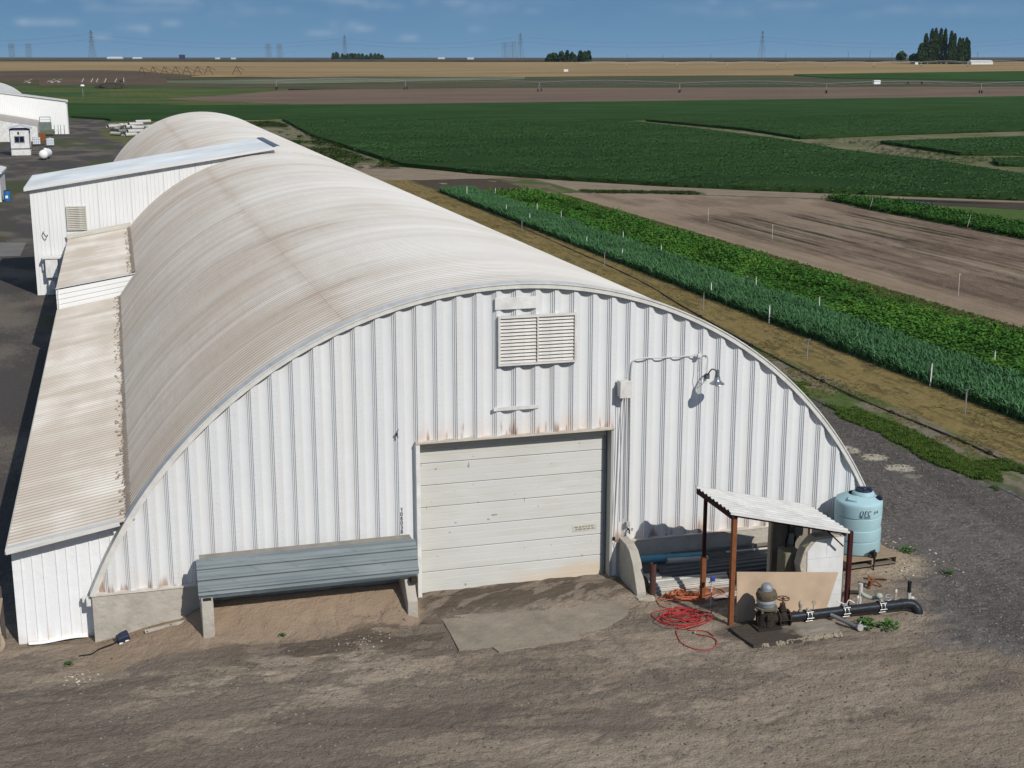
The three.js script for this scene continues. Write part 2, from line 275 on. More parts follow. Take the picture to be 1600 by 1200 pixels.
// the ground sheet: rings out to the horizon
{
  const rs = [0, 40, 90, 150, 230, 320, 420, 520, 560, 600, 650, 700, 760, 830, 900, 980, 1065, 1150, 1250, 1370, 1500, 1750, 2000, 2500, 3000, 4000, 5500, 9000], N = 160, pos = [], uv = [], idx = [];
  rs.forEach((r, i) => { for (let k = 0; k <= N; k++) { const a = k / N * Math.PI * 2, x = CAM[0] + r * Math.cos(a), z = CAM[2] + r * Math.sin(a); pos.push(x, hh(x, z) - 0.3, z); uv.push(x / 600, z / 600); if (i && k) { const q = i * (N + 1) + k; idx.push(q - N - 2, q - 1, q, q - N - 2, q, q - N - 1); } } });
  const g = new THREE.BufferGeometry(); g.setAttribute('position', new THREE.Float32BufferAttribute(pos, 3)); g.setAttribute('uv', new THREE.Float32BufferAttribute(uv, 2)); g.setIndex(idx); g.computeVertexNormals();
  const n = g.attributes.normal; for (let i = 0; i < n.count; i++) if (n.getY(i) < 0) n.setXYZ(i, -n.getX(i), -n.getY(i), -n.getZ(i));
  struct('ground', g, std([0.10, 0.10, 0.06], 1, { map: dtex(1024, 1024, (u, v) => { const n2 = fbs(u * 4, v * 22, 4, 231), m = vn(u * 9, v * 60, 5); const c = mix3([0.45, 0.55, 0.35], [1, 0.9, 0.7], sm(0.4, 0.6, n2)); return mul3(c, 0.55 + 0.45 * m); }, true, true) }));
}
// weedy plain between the fields, up to where the land starts to rise
const weedyTex = dtex(1024, 1024, (u, v) => { const x = u * 160, z = v * 160; const a = fbm(x * 0.07, z * 0.07, 5, 241), b = fbm(x * 0.5, z * 0.5, 4, 251); return mix3(mix3([0.205, 0.178, 0.115], [0.155, 0.155, 0.078], sm(0.42, 0.6, a)), [0.07, 0.10, 0.035], sm(0.55, 0.68, b) * 0.6); }, true, true);
{
  const f = (a, b, c, d, n, m) => grid(a, b, n, c, d, m, () => -0.03, (x, z) => [x / 160, z / 160]);
  struct('plain', merge([f(-260, 460, -510, -2, 4, 4), f(-260, -16, -2, 60, 2, 2), f(18, 460, -2, 60, 2, 2)]), std([1, 1, 1], 1, { map: weedyTex, bumpMap: rept(speckTile, 80), bumpScale: 0.05 }));
}
// the yard in front of the building
{
  const X0 = -16, X1 = 18, Z0 = -2, Z1 = 12;
  const map = dtex(2048, 1024, (u, v) => groundCol(mix(X0, X1, u), mix(Z0, Z1, v)));
  const g = grid(X0, X1, 560, Z0, Z1, 280, gy, (x, z) => [(x - X0) / (X1 - X0), (z - Z0) / (Z1 - Z0)]);
  struct('dirt_yard', g, std([1, 1, 1], 1, { map, bumpMap: dtex(2048, 1024, (u, v) => { const x = mix(X0, X1, u), z = mix(Z0, Z1, v); return stretch(fbm(x * 6, z * 7, 5, 261)) * 0.6 + 0.4 * stretch(vn(x * 42, z * 42, 9)); }, false), bumpScale: 0.028 }));
}
// right side: drive, verge, mown strip, crop soil share one map of the ground
{
  const X0 = 8, X1 = 34, Z0 = -112, Z1 = -2;
  const map = dtex(1024, 2048, (u, v) => groundCol(mix(X0, X1, u), mix(Z0, Z1, v)));
  const uvf = (x, z) => [(x - X0) / (X1 - X0), (z - Z0) / (Z1 - Z0)];
  const m = std([1, 1, 1], 1, { map, bumpMap: dtex(1024, 2048, (u, v) => stretch(fbm(mix(X0, X1, u) * 4, mix(Z0, Z1, v) * 3, 4, 271)), false), bumpScale: 0.05 });
  const hw = (x, z) => (fbm(x * 1.1, z * 0.9, 3, 281) - 0.5) * 0.10 * sm(-2, -4, z);
  struct('gravel_drive', grid(8, 15.6, 24, Z0, Z1, 120, (x, z) => hw(x, z) * 0.4, uvf), m);
  struct('weedy_verge', grid(15.6, 17.7, 16, Z0, -2, 200, (x, z) => hw(x, z) * 0.9 * sm(15.6, 16, x) + 0.02, uvf), m);
  struct('mown_strip', grid(17.7, 21, 16, Z0, -2, 200, (x, z) => hw(x, z) * 0.7 + 0.025, uvf), m);
  struct('crop_soil', grid(21, 34, 30, Z0, -2, 120, (x, z) => hw(x, z) * 0.5 + 0.0, uvf), m);
}
// left side lane and yard
{
  const X0 = -48, X1 = -8, Z0 = -300, Z1 = -2;
  const map = dtex(512, 2048, (u, v) => { const x = mix(X0, X1, u), z = mix(Z0, Z1, v); return groundCol(x, z); });
  { const q = dtex(256, 1024, (u, v) => groundCol(mix(-8, 16, u), mix(-300, -112, v))); struct('rear_yard', grid(-8, 16, 4, -300, -112.5, 8, () => -0.004, (x, z) => [(x + 8) / 24, (z + 300) / 188]), std([1, 1, 1], 1, { map: q, bumpMap: rept(speckTile, 12), bumpScale: 0.03 })); }
  struct('gravel_lane', grid(X0, X1, 20, Z0, Z1, 60, () => 0.0, (x, z) => [(x - X0) / (X1 - X0), (z - Z0) / (Z1 - Z0)]), std([1, 1, 1], 1, { map, bumpMap: rept(speckTile, 20), bumpScale: 0.03 }));
}
const ring = (cx, cz, n, rf, y) => { const s = []; for (let i = 0; i < n; i++) { const a = i / n * Math.PI * 2, q = rf(a); s.push([cx + q[0] * Math.cos(a), cz + q[1] * Math.sin(a)]); } return flat(s, y); };
function flat(pts, y, th = 0) {                 // polygon [x, z] laid flat, or a low slab of thickness th
  const s = new THREE.Shape(pts.map(p => new THREE.Vector2(p[0], -p[1])));
  const g = th ? new THREE.ExtrudeGeometry(s, { depth: th, bevelEnabled: false }) : new THREE.ShapeGeometry(s);
  g.rotateX(-Math.PI / 2); g.translate(0, y, 0); return boxUV(g);
}
// concrete apron before the door, cracked in two
{
  const m = std([0.31, 0.265, 0.21], 0.95, { map: rept(grimeTile, 0.5), bumpMap: bump1, bumpScale: 0.012 });
  const a = struct('concrete_apron', [flat([[-2.05, 1.2], [-2.06, 2.2], [-2.08, 3.02], [-1.4, 3.02], [0.2, 2.95], [1.3, 2.75], [2.0, 2.2], [2.3, 1.5], [1.7, 1.25], [0.5, 1.15], [-0.8, 1.25]], -0.06, 0.088), flat([[-1.36, 3.05], [0.16, 2.98], [0.6, 3.0], [0.55, 3.16], [-0.2, 3.22], [-1.3, 3.32]], -0.06, 0.080)], m);
}

// ---------------------------------------------------------------- the long arched storage building
const R = 10.16, CY = -3.0, TH = 67.6 * Math.PI / 180, LEN = 112;
const store = thing('storage_building', 'long white arched storage building with dirty ribbed roof and roller door, filling the foreground', 'building');
const arcY = (x, r = R) => CY + Math.sqrt(Math.max(0, r * r - x * x));
// front wall: pans between stepped proud ribs
const PP = 0.455, PX = 0.08;
const frontProf = [[0, 0], [0.05, 0], [0.058, -0.03], [0.085, -0.032], [0.093, -0.06], [0.12, -0.062], [0.128, -0.086], [0.18, -0.10], [0.2275, -0.104]];
function frontZ(x) { const s = Math.abs(((x - PX) / PP % 1 + 1.5) % 1 - 0.5) * PP; return profAt(frontProf, s); }
const W0 = 20.8, frontMap = dtex(2048, 1024, (u, v) => {
  const x = (u - 0.5) * W0, y = v * 7.6; let c = [0.675, 0.685, 0.695];
  const n = fbm(x * 1.2, y * 0.5, 4, 301); c = mul3(c, 0.93 + 0.09 * n);
  const st = fbs(x * 6, y * 0.35, 4, 311);                                    // faint vertical run marks
  c = mix3(c, [0.66, 0.645, 0.62], sm(0.52, 0.75, st) * 0.32);
  const s = Math.abs(((x - PX) / PP % 1 + 1.5) % 1 - 0.5) * PP;
  c = mix3(c, [0.50, 0.48, 0.46], sm(0.16, 0.09, s) * sm(0.05, 0.065, s) * 0.3 * (0.5 + n));     // darker along the steps
  const rn = fbm(x * 3.2, y * 1.5, 4, 321);
  const low = x < -2.3 || x > 2.4 ? y - 0.9 : y - 3.72;                        // rust bleeding from cut lower edges
  c = mix3(c, [0.62, 0.47, 0.36], sm(0.55, 0.0, low + (st - 0.5) * 0.6) * (0.16 + 0.30 * sm(0.4, 0.6, rn)) * (low > -0.2 ? 1 : 0) * (x > 2.4 || (x > -2.4 && x < 2.4) ? 1 : 0.55));
  c = mix3(c, [0.26, 0.14, 0.08], sm(0.28, 0.0, low + (st - 0.5) * 0.7) * sm(0.52, 0.66, fbs(x * 9, y * 1.2, 3, 331)) * (low > -0.2 ? 0.75 : 0));
  const kx = Math.abs(s - 0.035), ky = Math.abs(((y / 0.115) % 1) - 0.5); if (kx < 0.009 && ky < 0.1) c = mul3(c, 0.87);    // screw heads
  return c;
});
const frontBump = dtex(1024, 512, (u, v) => 0.6 * fbm(u * 60, v * 14, 4, 341) + 0.4 * fbm(u * 14, v * 10, 3, 342), false);
const frontMat = std([1, 1, 1], 0.42, { map: frontMap, bumpMap: frontBump, bumpScale: 0.02 });
const DL = -2.25, DR = 2.36, DT = 3.70;
for (let k = -21; k <= 20; k++) {
  const a = PX + k * PP, b = a + PP; let us = [a, b];
  for (const [s] of frontProf) { us.push(a + s, b - s); }
  for (const e of [DL, DR, -9.36, 9.36]) if (e > a && e < b) us.push(e);
  us = [...new Set(us.map(u => Math.round(u * 1e4) / 1e4))].sort((p, q) => p - q).filter(u => u >= -9.361 && u <= 9.361);
  const runs = []; let cur = null;
  for (let i = 0; i + 1 < us.length; i++) {
    const mid = (us[i] + us[i + 1]) / 2, door = mid > DL && mid < DR;
    if (!cur || cur.door !== door) { cur = { door, us: [us[i]] }; runs.push(cur); } cur.us.push(us[i + 1]);
  }
  const gs = runs.filter(r => r.us.length > 1).map(r => ribSheet(r.us, [0, 1], (u, t) => { const y0 = r.door ? DT : 0.90, y1 = Math.max(arcY(u, R - 0.03), y0); return [u, mix(y0, y1, t), frontZ(u)]; }, (u, t) => { const y0 = r.door ? DT : 0.90, y = mix(y0, Math.max(arcY(u, R - 0.03), y0), t); return [u / W0 + 0.5, y / 7.6]; }));
  if (gs.length) mesh('wall_panel', gs, frontMat, store);
}
function arcBand(rIn, rOut, z0, z1, t0 = -TH, t1 = TH, n = 72) {
  const us = [[rIn, z0], [rOut, z0], [rOut, z1], [rIn, z1], [rIn, z0]];
  return ribSheet([0, 1, 2, 3, 4], lin(t0, t1, n), (u, t) => { const [r, z] = us[u]; return [r * Math.sin(t), CY + r * Math.cos(t), z]; }, (u, t) => [t * 10, u * 0.1]);
}
mesh('arch_trim', [arcBand(R - 0.05, R + 0.045, -0.12, 0.055), arcBand(R + 0.046, R + 0.075, -0.3, 0.075)], worn([0.74, 0.73, 0.70], 0.5), store);
// roof sheets: three rows round the arch, laid end to end along it
const RP = 0.2275, PANEL = RP * 4;
const roofMap = dtex(2048, 1024, (u, v) => {
  const z = u * LEN, th = (v * 2 - 1) * TH * 180 / Math.PI;                    // th: degrees from the crown
  const rowN = 0.55 * fbs(z * 2.2, th * 0.03, 3, 351) + 0.45 * fbs(z * 7.5, th * 0.02, 2, 353), blot = fbm(z * 0.22, th * 0.06, 5, 361), str = fbs(z * 1.1, th * 0.012, 3, 371);
  let dirt = 0.30 + 0.32 * sm(8, -34, th) + 0.5 * (blot - 0.5) + (0.42 + 0.3 * sm(0, -35, th)) * (rowN - 0.5) + 0.25 * (str - 0.5);
  dirt += 0.14 * Math.exp(-(((th + 21.5 + (rowN - 0.5) * 3) / 1.3) ** 2)) + 0.25 * sm(-56, -64, th) + 0.10 * sm(14, 0, z) * sm(-10, -30, th);
  dirt += 0.6 * Math.exp(-(((z - 47.6) / 0.8) ** 2) - (((th - 10) / 7) ** 2)) * sm(0.4, 0.6, fbm(z * 2, th, 3, 381));
  let c = mix3([0.635, 0.62, 0.59], [0.445, 0.38, 0.312], sm(0.05, 1.0, dirt));
  c = mix3(c, [0.27, 0.215, 0.175], sm(0.62, 0.8, fbs(z * 1.7, th * 0.05, 4, 391)) * 0.4 * sm(0.2, 0.7, dirt));
  return c;
});
const roofMat = std([1, 1, 1], 0.55, { map: roofMap, vertexColors: true, bumpMap: rept(bumpTile, 14), bumpScale: 0.01 });
{
  const rows = [[-TH, -21.4], [-21.6, 21.6], [21.4, 67.6]].map(([a, b]) => [a === -TH ? -TH : a * Math.PI / 180, b * Math.PI / 180]);
  const r0 = rng(9);
  rows.forEach(([t0, t1], row) => {
    const last = [];
    for (let k = 0; k * PANEL < LEN - 0.01; k++) {
      const z0 = k * PANEL, prof = ribs(z0, Math.min(LEN, z0 + PANEL), RP, 0.034), lift = row === 1 ? 0.005 : 0, j = (r0() - 0.5) * 0.004, tone = 0.93 + 0.1 * r0();
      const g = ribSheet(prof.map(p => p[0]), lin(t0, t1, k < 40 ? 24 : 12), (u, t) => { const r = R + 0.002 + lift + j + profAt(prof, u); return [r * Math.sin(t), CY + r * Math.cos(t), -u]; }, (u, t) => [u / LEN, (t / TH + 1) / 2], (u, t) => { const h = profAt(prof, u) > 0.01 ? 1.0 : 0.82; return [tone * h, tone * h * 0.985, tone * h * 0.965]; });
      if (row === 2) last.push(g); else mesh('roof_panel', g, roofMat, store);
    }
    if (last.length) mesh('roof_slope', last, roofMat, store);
  });
  mesh('arch_trim', arcBand(R - 0.05, R + 0.06, -LEN - 0.06, -LEN, -TH, TH, 48), MAT.white, store);
  const s = new THREE.Shape(); lin(-TH, TH, 40).forEach((t, i) => { const p = [(R - 0.06) * Math.sin(t), CY + (R - 0.06) * Math.cos(t)]; i ? s.lineTo(...p) : s.moveTo(...p); });
  mesh('rear_wall', new THREE.ShapeGeometry(s, 4).translate(0, 0, -LEN + 0.2), MAT.white, store);
}
// concrete foundation and its door-side wings
const conc = MAT.concrete;
mesh('foundation', [boxUV(box2(-9.42, -2.4, -0.4, 0.87, -0.34, 0.035))], conc, store);
mesh('foundation', [boxUV(box2(2.5, 9.42, -0.4, 0.90, -0.34, 0.035))], conc, store);
for (const s of [-1, 1]) mesh('foundation', [boxUV(box2(s < 0 ? -9.42 : 9.1, s < 0 ? -9.1 : 9.42, -0.4, 0.87, -LEN, -0.345))], conc, store);
mesh('sill', [boxUV(box2(-9.44, -2.42, 0.872, 0.905, -0.1, 0.06))], worn([0.68, 0.64, 0.58], 0.5), store);
mesh('sill', [boxUV(box2(2.52, 9.44, 0.902, 0.925, -0.1, 0.05))], worn([0.68, 0.62, 0.55], 0.5), store);
const wing = (x, w, pts) => boxUV(extr(pts.map(([z, y]) => [z, y]), w, 0.012).applyMatrix4(new THREE.Matrix4().makeRotationY(-Math.PI / 2)).translate(x + w / 2, 0, 0));
mesh('wing_wall', wing(-7.07, 0.22, [[0.04, -0.5], [1.08, -0.5], [1.12, 0.5], [1.10, 0.86], [0.55, 1.0], [0.04, 1.05]]), conc, store);
mesh('wing_wall', wing(-2.66, 0.2, [[0.04, -0.5], [1.12, -0.5], [1.12, 0.42], [1.0, 0.52], [0.7, 0.95], [0.04, 1.05]]), conc, store);
mesh('wing_wall', wing(2.68, 0.2, [[0.04, -0.5], [1.28, -0.5], [1.26, 0.1], [1.1, 0.42], [0.92, 0.72], [0.72, 0.92], [0.5, 1.0], [0.04, 1.02]]), conc, store);
// door in its recess
{
  const Z = -0.27, dmat = dtex(1024, 1024, (u, v) => { const x = u * 4.7, y = v * 3.8; let c = [0.575, 0.575, 0.55]; const n = fbm(x * 0.9, y * 1.1, 4, 401), e = fbs(x * 1.2, y * 7, 3, 411); c = mul3(c, 0.93 + 0.1 * n); c = mix3(c, [0.50, 0.49, 0.42], sm(0.5, 0.75, e) * 0.35); c = mix3(c, [0.50, 0.46, 0.35], sm(3.2, 3.65, y) * 0.5 + sm(0.25, 0.05, u) * 0.3 * n); c = mix3(c, [0.60, 0.44, 0.28], sm(0.5, 0.12, y + (n - 0.5) * 0.5) * sm(1.6, 3.4, x) * 0.55); if (vn(x * 9, y * 9, 13) > 0.965) c = mul3(c, 0.55); return c; });
  const dm = std([1, 1, 1], 0.6, { map: dmat });
  const door = new THREE.Group(); door.name = 'roller_door'; store.add(door);
  const H = 0.523, N = 7;
  for (let k = 0; k < N; k++) {
    const y0 = 0.005 + k * H, y1 = y0 + H - 0.008, p = [[y0, -0.012], [y0 + 0.012, 0], [y0 + H * 0.32, 0], [y0 + H * 0.335, -0.009], [y0 + H * 0.35, 0], [y0 + H * 0.65, 0], [y0 + H * 0.665, -0.009], [y0 + H * 0.68, 0], [y1 - 0.012, 0], [y1, -0.012]];
    const g = ribSheet(p.map(q => q[0]), [2.32, -2.24], (y, x) => [x, y, Z + profAt(p, y)], (y, x) => [(x + 2.35) / 4.7, y / 3.8]);
    mesh('door_section', [g, box2(-2.24, 2.32, y0 + 0.004, y1 - 0.004, Z - 0.05, Z - 0.014)], dm, door);
  }
  mesh('bottom_seal', box2(-2.24, 2.32, -0.05, 0.005, Z - 0.05, Z - 0.004), MAT.rubber, door);
  const sg = mesh('notice_plate', box2(1.50, 2.10, 1.16, 1.32, Z + 0.001, Z + 0.006), worn([0.62, 0.61, 0.53], 0.6), door);
  const bars = []; const rr = rng(4); [[1.272, 1.55, 2.02], [1.215, 1.58, 2.04]].forEach(([y, a, b]) => { for (let x = a; x < b;) { const w = 0.04 + rr() * 0.055; bars.push(box2(x, Math.min(b, x + w), y - 0.014, y + 0.014, Z + 0.0065, Z + 0.008)); x += w + 0.025; } });
  mesh('lettering', bars, std([0.22, 0.21, 0.17], 0.8), sg);
  mesh('door_jamb', [boxUV(box2(DL - 0.06, DL + 0.03, -0.3, DT - 0.005, -0.33, 0.062))], MAT.white, store);
  mesh('door_jamb', [boxUV(box2(DR - 0.03, DR + 0.03, -0.3, DT - 0.005, -0.33, 0.05))], MAT.jamb, store);
  mesh('door_jamb', [boxUV(box2(DR + 0.032, DR + 0.16, -0.3, 0.9, -0.33, 0.03))], MAT.white, store);
  mesh('door_header', [boxUV(box2(DL - 0.06, DR + 0.05, DT, DT + 0.035, -0.33, 0.085)), boxUV(box2(DL + 0.031, DR - 0.031, DT - 0.03, DT - 0.002, -0.33, -0.02))], worn([0.6, 0.55, 0.48], 0.6), store);
  mesh('door_track', [box2(DR - 0.11, DR - 0.075, 0, DT - 0.22, Z + 0.005, Z + 0.05)], MAT.galv, store);
  mesh('inner_wall', [box2(-2.6, 2.7, -0.3, 4.4, -0.42, -0.345)], MAT.dark, store);
}
// louvred vent above the door
{
  const v = new THREE.Group(); v.name = 'louver_vent'; store.add(v);
  const x0 = -0.40, x1 = 1.44, y0 = 5.37, y1 = 6.50, fm = worn([0.76, 0.74, 0.71], 0.5);
  mesh('vent_frame', [box2(x0, x1, y1 - 0.05, y1, 0.004, 0.085), box2(x0, x1, y0, y0 + 0.04, 0.004, 0.085), box2(x0, x0 + 0.05, y0 + 0.041, y1 - 0.051, 0.004, 0.085), box2(x1 - 0.05, x1, y0 + 0.041, y1 - 0.051, 0.004, 0.085), box2(0.505, 0.535, y0 + 0.041, y1 - 0.051, 0.004, 0.088)].map(g => boxUV(g)), fm, v);
  mesh('vent_back', box2(x0 + 0.05, x1 - 0.05, y0 + 0.04, y1 - 0.05, -0.03, -0.01), MAT.dark, v);
  const sg = box(0.895, 0.006, 0.098, [0, 0, 0], [0.86, 0, 0]); boxUV(sg);
  for (const xc of [0.0525, 0.9625]) for (let k = 0; k < 13; k++) { const s = mesh('louver_slat', sg, worn([0.76, 0.74, 0.71], 0.5), v); s.position.set(xc, y0 + 0.085 + k * 0.0795, 0.035); s.scale.x = xc > 0.5 ? 0.93 : 0.98; }
}
mesh('cover_plate', [boxUV(rbox(0.96, 0.27, 0.02, 0.004, [0.02, 6.78, 0.016]))], worn([0.79, 0.79, 0.78], 0.45), store);
mesh('cover_plate', [boxUV(rbox(1.06, 0.085, 0.03, 0.004, [0.03, 4.37, 0.02]))], worn([0.79, 0.78, 0.76], 0.45), store);
// stencilled number, one figure below the other
const bold = await new FontLoader().loadAsync('fonts/droid/droid_sans_bold.typeface.json');
const serif = await new FontLoader().loadAsync('fonts/droid/droid_serif_bold.typeface.json');
const textGeo = (s, size, depth = 0.004, font = bold) => { const g = new TextGeometry(s, { font, size, depth, curveSegments: 4, bevelEnabled: false }); g.computeBoundingBox(); const b = g.boundingBox; g.translate(-(b.min.x + b.max.x) / 2, -(b.min.y + b.max.y) / 2, 0); return g; };
mesh('painted_number', ['1', '0', '8', '0', '3', '8'].map((s, i) => textGeo(s, 0.088).translate(-2.655, 2.19 - i * 0.105, 0.003)), std([0.03, 0.03, 0.04], 0.6), store);
// lean-to along the left flank: low part, raised part behind a step
const leanMap = dtex(1024, 1024, (u, v) => { const z = u * 50, x = v * 4; const n = fbs(z * 1.3, x * 0.25, 4, 421), b = fbm(z * 0.3, x * 0.8, 4, 431); let c = mix3([0.70, 0.665, 0.61], [0.50, 0.44, 0.37], sm(0.25, 0.8, n * 0.6 + b * 0.5 + 0.12 * sm(0.4, 0.05, v) + 0.12 * sm(0.75, 1, v))); return c; });
const leanMat = std([1, 1, 1], 0.55, { map: leanMap, vertexColors: true });
function leanRoof(z0, z1, yo, yi0, xi) {
  for (let z = z0; z < z1 - 0.05; z += PANEL) {
    const e = Math.min(z1, z + PANEL), prof = ribs(z, e, RP, 0.034);
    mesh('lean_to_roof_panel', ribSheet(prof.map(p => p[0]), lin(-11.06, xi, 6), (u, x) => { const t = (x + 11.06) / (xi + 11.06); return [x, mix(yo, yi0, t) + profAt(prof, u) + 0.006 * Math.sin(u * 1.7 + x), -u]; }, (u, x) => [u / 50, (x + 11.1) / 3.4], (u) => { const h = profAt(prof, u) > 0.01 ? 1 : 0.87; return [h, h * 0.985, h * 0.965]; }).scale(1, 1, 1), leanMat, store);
  }
}
leanRoof(0.0, 29.6, 2.04, 2.52, -8.42);
leanRoof(29.75, 46.4, 2.90, 3.42, -7.75);
const lwProf = (x0, x1, p) => ribs(x0, x1, p, 0.016, [0, 0.80, 0.86, 0.94, 1.0]);
const leanTop = x => 2.0 + (x + 11.1) * 0.179;
{
  const wm = std([0.8, 0.805, 0.81], 0.45, { map: dtex(512, 512, (u, v) => { const n = fbs(u * 14, v * 2, 4, 441); let c = mul3([0.98, 0.98, 0.99], 0.94 + 0.06 * n); return mix3(c, [0.72, 0.6, 0.5], sm(0.22, 0, v + (n - 0.5) * 0.25) * 0.5); }), bumpMap: bump1, bumpScale: 0.01 });
  for (let k = 0; k < 3; k++) { const a = -11.0 + k * 0.7, b = k === 2 ? -8.45 : a + 0.7, p = lwProf(a, b, 0.215); mesh('lean_to_wall_panel', ribSheet(p.map(q => q[0]), [0, 1], (x, t) => [x, mix(-0.4, leanTop(x), t), -0.37 + profAt(p, x)], (x, t) => [(x + 11) / 2.2, t]), wm, store); }
  mesh('lean_to_side_wall', [boxUV(box2(-11.0, -10.96, -0.4, 2.02, -29.6, -0.38)), boxUV(box2(-11.0, -10.96, -0.1, 2.9, -46.5, -29.61))], MAT.white, store);
  mesh('roof_edge_trim', [beam([-11.07, 2.03, 0.012], [-8.75, 2.45, 0.012], 0.02, 0.11), beam([-11.07, 2.092, -0.06], [-8.75, 2.52, -0.06], 0.15, 0.012)], worn([0.76, 0.75, 0.73], 0.5), store);
  mesh('roof_edge_trim', [box2(-11.085, -11.062, 1.98, 2.06, -29.6, 0.0)], MAT.cream, store);
  // the step between the two lean-to roofs, clad in level boards
  const stepY = (x, t) => mix(2.05 + (x + 11.06) * 0.182, 2.885 + (x + 11.06) * 0.157, t);
  for (let k = 0; k < 4; k++) { const a = k / 4, b = (k + 1) / 4 - 0.02; mesh('step_board', boxUV(extr([[-11.06, stepY(-11.06, a)], [-7.75, stepY(-7.75, a)], [-7.75, stepY(-7.75, b)], [-11.06, stepY(-11.06, b)]], 0.03)).translate(0, 0, -29.70 + k * 0.006), MAT.whitePlain, store); }
  mesh('step_backing', boxUV(extr([[-11.04, 1.9], [-7.75, 2.5], [-7.75, 3.4], [-11.04, 2.88]], 0.02)).translate(0, 0, -29.74), MAT.white, store);
  mesh('step_cap', [beam([-11.07, 2.935, -29.70], [-7.75, 3.455, -29.70], 0.14, 0.02)], MAT.white, store);
  mesh('flashing', [beam([-11.1, 3.06, -46.38], [-7.8, 3.6, -46.38], 0.03, 0.26)], MAT.cream, store);
}
// soil and leaves gathered in the valley gutter
{
  const r = rng(31), g = [];
  const strip = (z0, z1, xo, y) => { const n = Math.round((z1 - z0) * 5); g.push(ribSheet(lin(z0, z1, n), [0, 0.5, 1], (u, t) => { const w = 0.05 + 0.11 * fbm(u * 1.6, 3, 4, 451) + 0.04 * vn(u * 7, 1, 3); return [xo - w * (1 - t) * 1.15 + t * 0.1, y + (t - 0.5) * 0.10 + 0.05 * (t === 0.5 ? 1 : 0) * vn(u * 6, 2, 5) + 0.035 - (t === 0 ? 0.05 : 0), -u]; }, (u, t) => [u, t])); };
  strip(0.3, 29.5, -8.52, 2.53); strip(30, 46.3, -7.92, 3.42);
  for (let i = 0; i < 500; i++) { const z = 0.4 + r() * 45, up = z > 29.8, x = (up ? -7.98 : -8.6) - r() * 0.2; if (i % 2) g.push(box(0.03 + r() * 0.04, 0.01, 0.03 + r() * 0.04, [x, up ? 3.40 + (x + 7.92) * 0.155 + 0.035 : 2.52 + (x + 8.42) * 0.179 + 0.04, -z], [r(), r() * 3, r()])); }
  const m = mesh('gutter_litter', g, worn([0.42, 0.34, 0.265], 1, { map: rept(grimeTile, 3) }), store); m.userData.kind = 'stuff';
}
// cross wing: a tall clad wall over the lean-to, its sloping roof dying into the crown of the arch
const wallTop = x => 5.60 + (x + 12.79) * 0.1478;
{
  const wm = std([0.8, 0.805, 0.81], 0.5, { map: dtex(512, 512, (u, v) => { const n = fbs(u * 22, v * 2.5, 4, 461); return mul3([0.98, 0.975, 0.965], 0.88 + 0.12 * n); }) });
  for (let k = 0; k < 15; k++) {
    const a = -12.78 + k * 0.85, b = a + 0.84, p = lwProf(a, b, 0.21);
    mesh('wing_wall_panel', ribSheet(p.map(q => q[0]), [0, 1], (x, t) => [x, mix(x < -11 ? -0.1 : x < -7.9 ? 2.2 : Math.max(3, arcY(x, R) - 0.4), wallTop(x), t), -46.62 + profAt(p, x)], (x, t) => [(x + 12.78) / 12.78, t]), wm, store);
  }
  mesh('wing_side_wall', [boxUV(box2(-12.78, -12.74, -0.1, 5.58, -54.9, -46.64))], MAT.white, store);
  const rm = std([0.70, 0.735, 0.765], 0.5, { map: rept(grimeTile, 0.08) });
  for (let k = 0; k < 10; k++) {
    const z0 = 46.38 + k * 0.87, p = ribs(z0, z0 + 0.87, 0.29, 0.022);
    mesh('wing_roof_panel', ribSheet(p.map(q => q[0]), [-13.02, -6, 0.0], (u, x) => [x, wallTop(x) + 0.07 + profAt(p, u), -u], (u, x) => [x, u]), rm, store);
  }
  mesh('fascia', [beam([-13.02, wallTop(-13.02) + 0.0, -46.36], [0.02, wallTop(0) + 0.0, -46.36], 0.03, 0.15), box2(-13.05, -13.02, 5.48, 5.66, -55.1, -46.37)], MAT.white, store);
  mesh('ridge_cap', [beam([0.02, wallTop(0) + 0.11, -46.36], [0.02, wallTop(0) + 0.11, -55.1], 0.34, 0.025)], worn([0.15, 0.19, 0.24], 0.35, { metalness: 0.5 }), store);
  const v = new THREE.Group(); v.name = 'louver_vent'; store.add(v);
  mesh('vent_frame', [box2(-11.04, -10.03, 4.58, 4.64, -46.6, -46.52), box2(-11.04, -10.03, 3.38, 3.44, -46.6, -46.52), box2(-11.04, -10.99, 3.44, 4.58, -46.6, -46.52), box2(-10.08, -10.03, 3.44, 4.58, -46.6, -46.52)], MAT.cream, v);
  mesh('vent_back', box2(-10.99, -10.08, 3.44, 4.58, -46.59, -46.58), MAT.dark, v);
  const sg = boxUV(box(0.90, 0.008, 0.105, [0, 0, 0], [0.8, 0, 0]));
  for (let k = 0; k < 12; k++) mesh('louver_slat', sg, MAT.cream, v).position.set(-10.535, 3.5 + k * 0.094, -46.54);
  // boxed air duct low on the wall
  mesh('duct', [rbox(0.62, 0.95, 0.4, 0.02, [-11.95, 1.45, -46.3]), rbox(1.0, 0.12, 0.45, 0.02, [-11.9, 2.02, -46.28]), rbox(0.34, 0.5, 0.3, 0.02, [-12.0, 0.55, -46.35]), cyl(0.05, 0.05, 0.5, [-12.38, 1.6, -46.45])], MAT.white, store);
  mesh('wall_hook', [tube([[-12.25, 3.35, -46.56], [-12.25, 3.3, -46.4], [-12.1, 3.1, -46.36], [-12.05, 3.2, -46.42]], 0.025, 16, 6)], MAT.darkIron, store);
}
mesh('downspout_stub', [rbox(0.1, 0.2, 0.14, 0.02, [-9.5, 0.72, -0.1]), rbox(0.07, 0.13, 0.1, 0.015, [-9.6, 0.74, -0.2])], MAT.white, store);

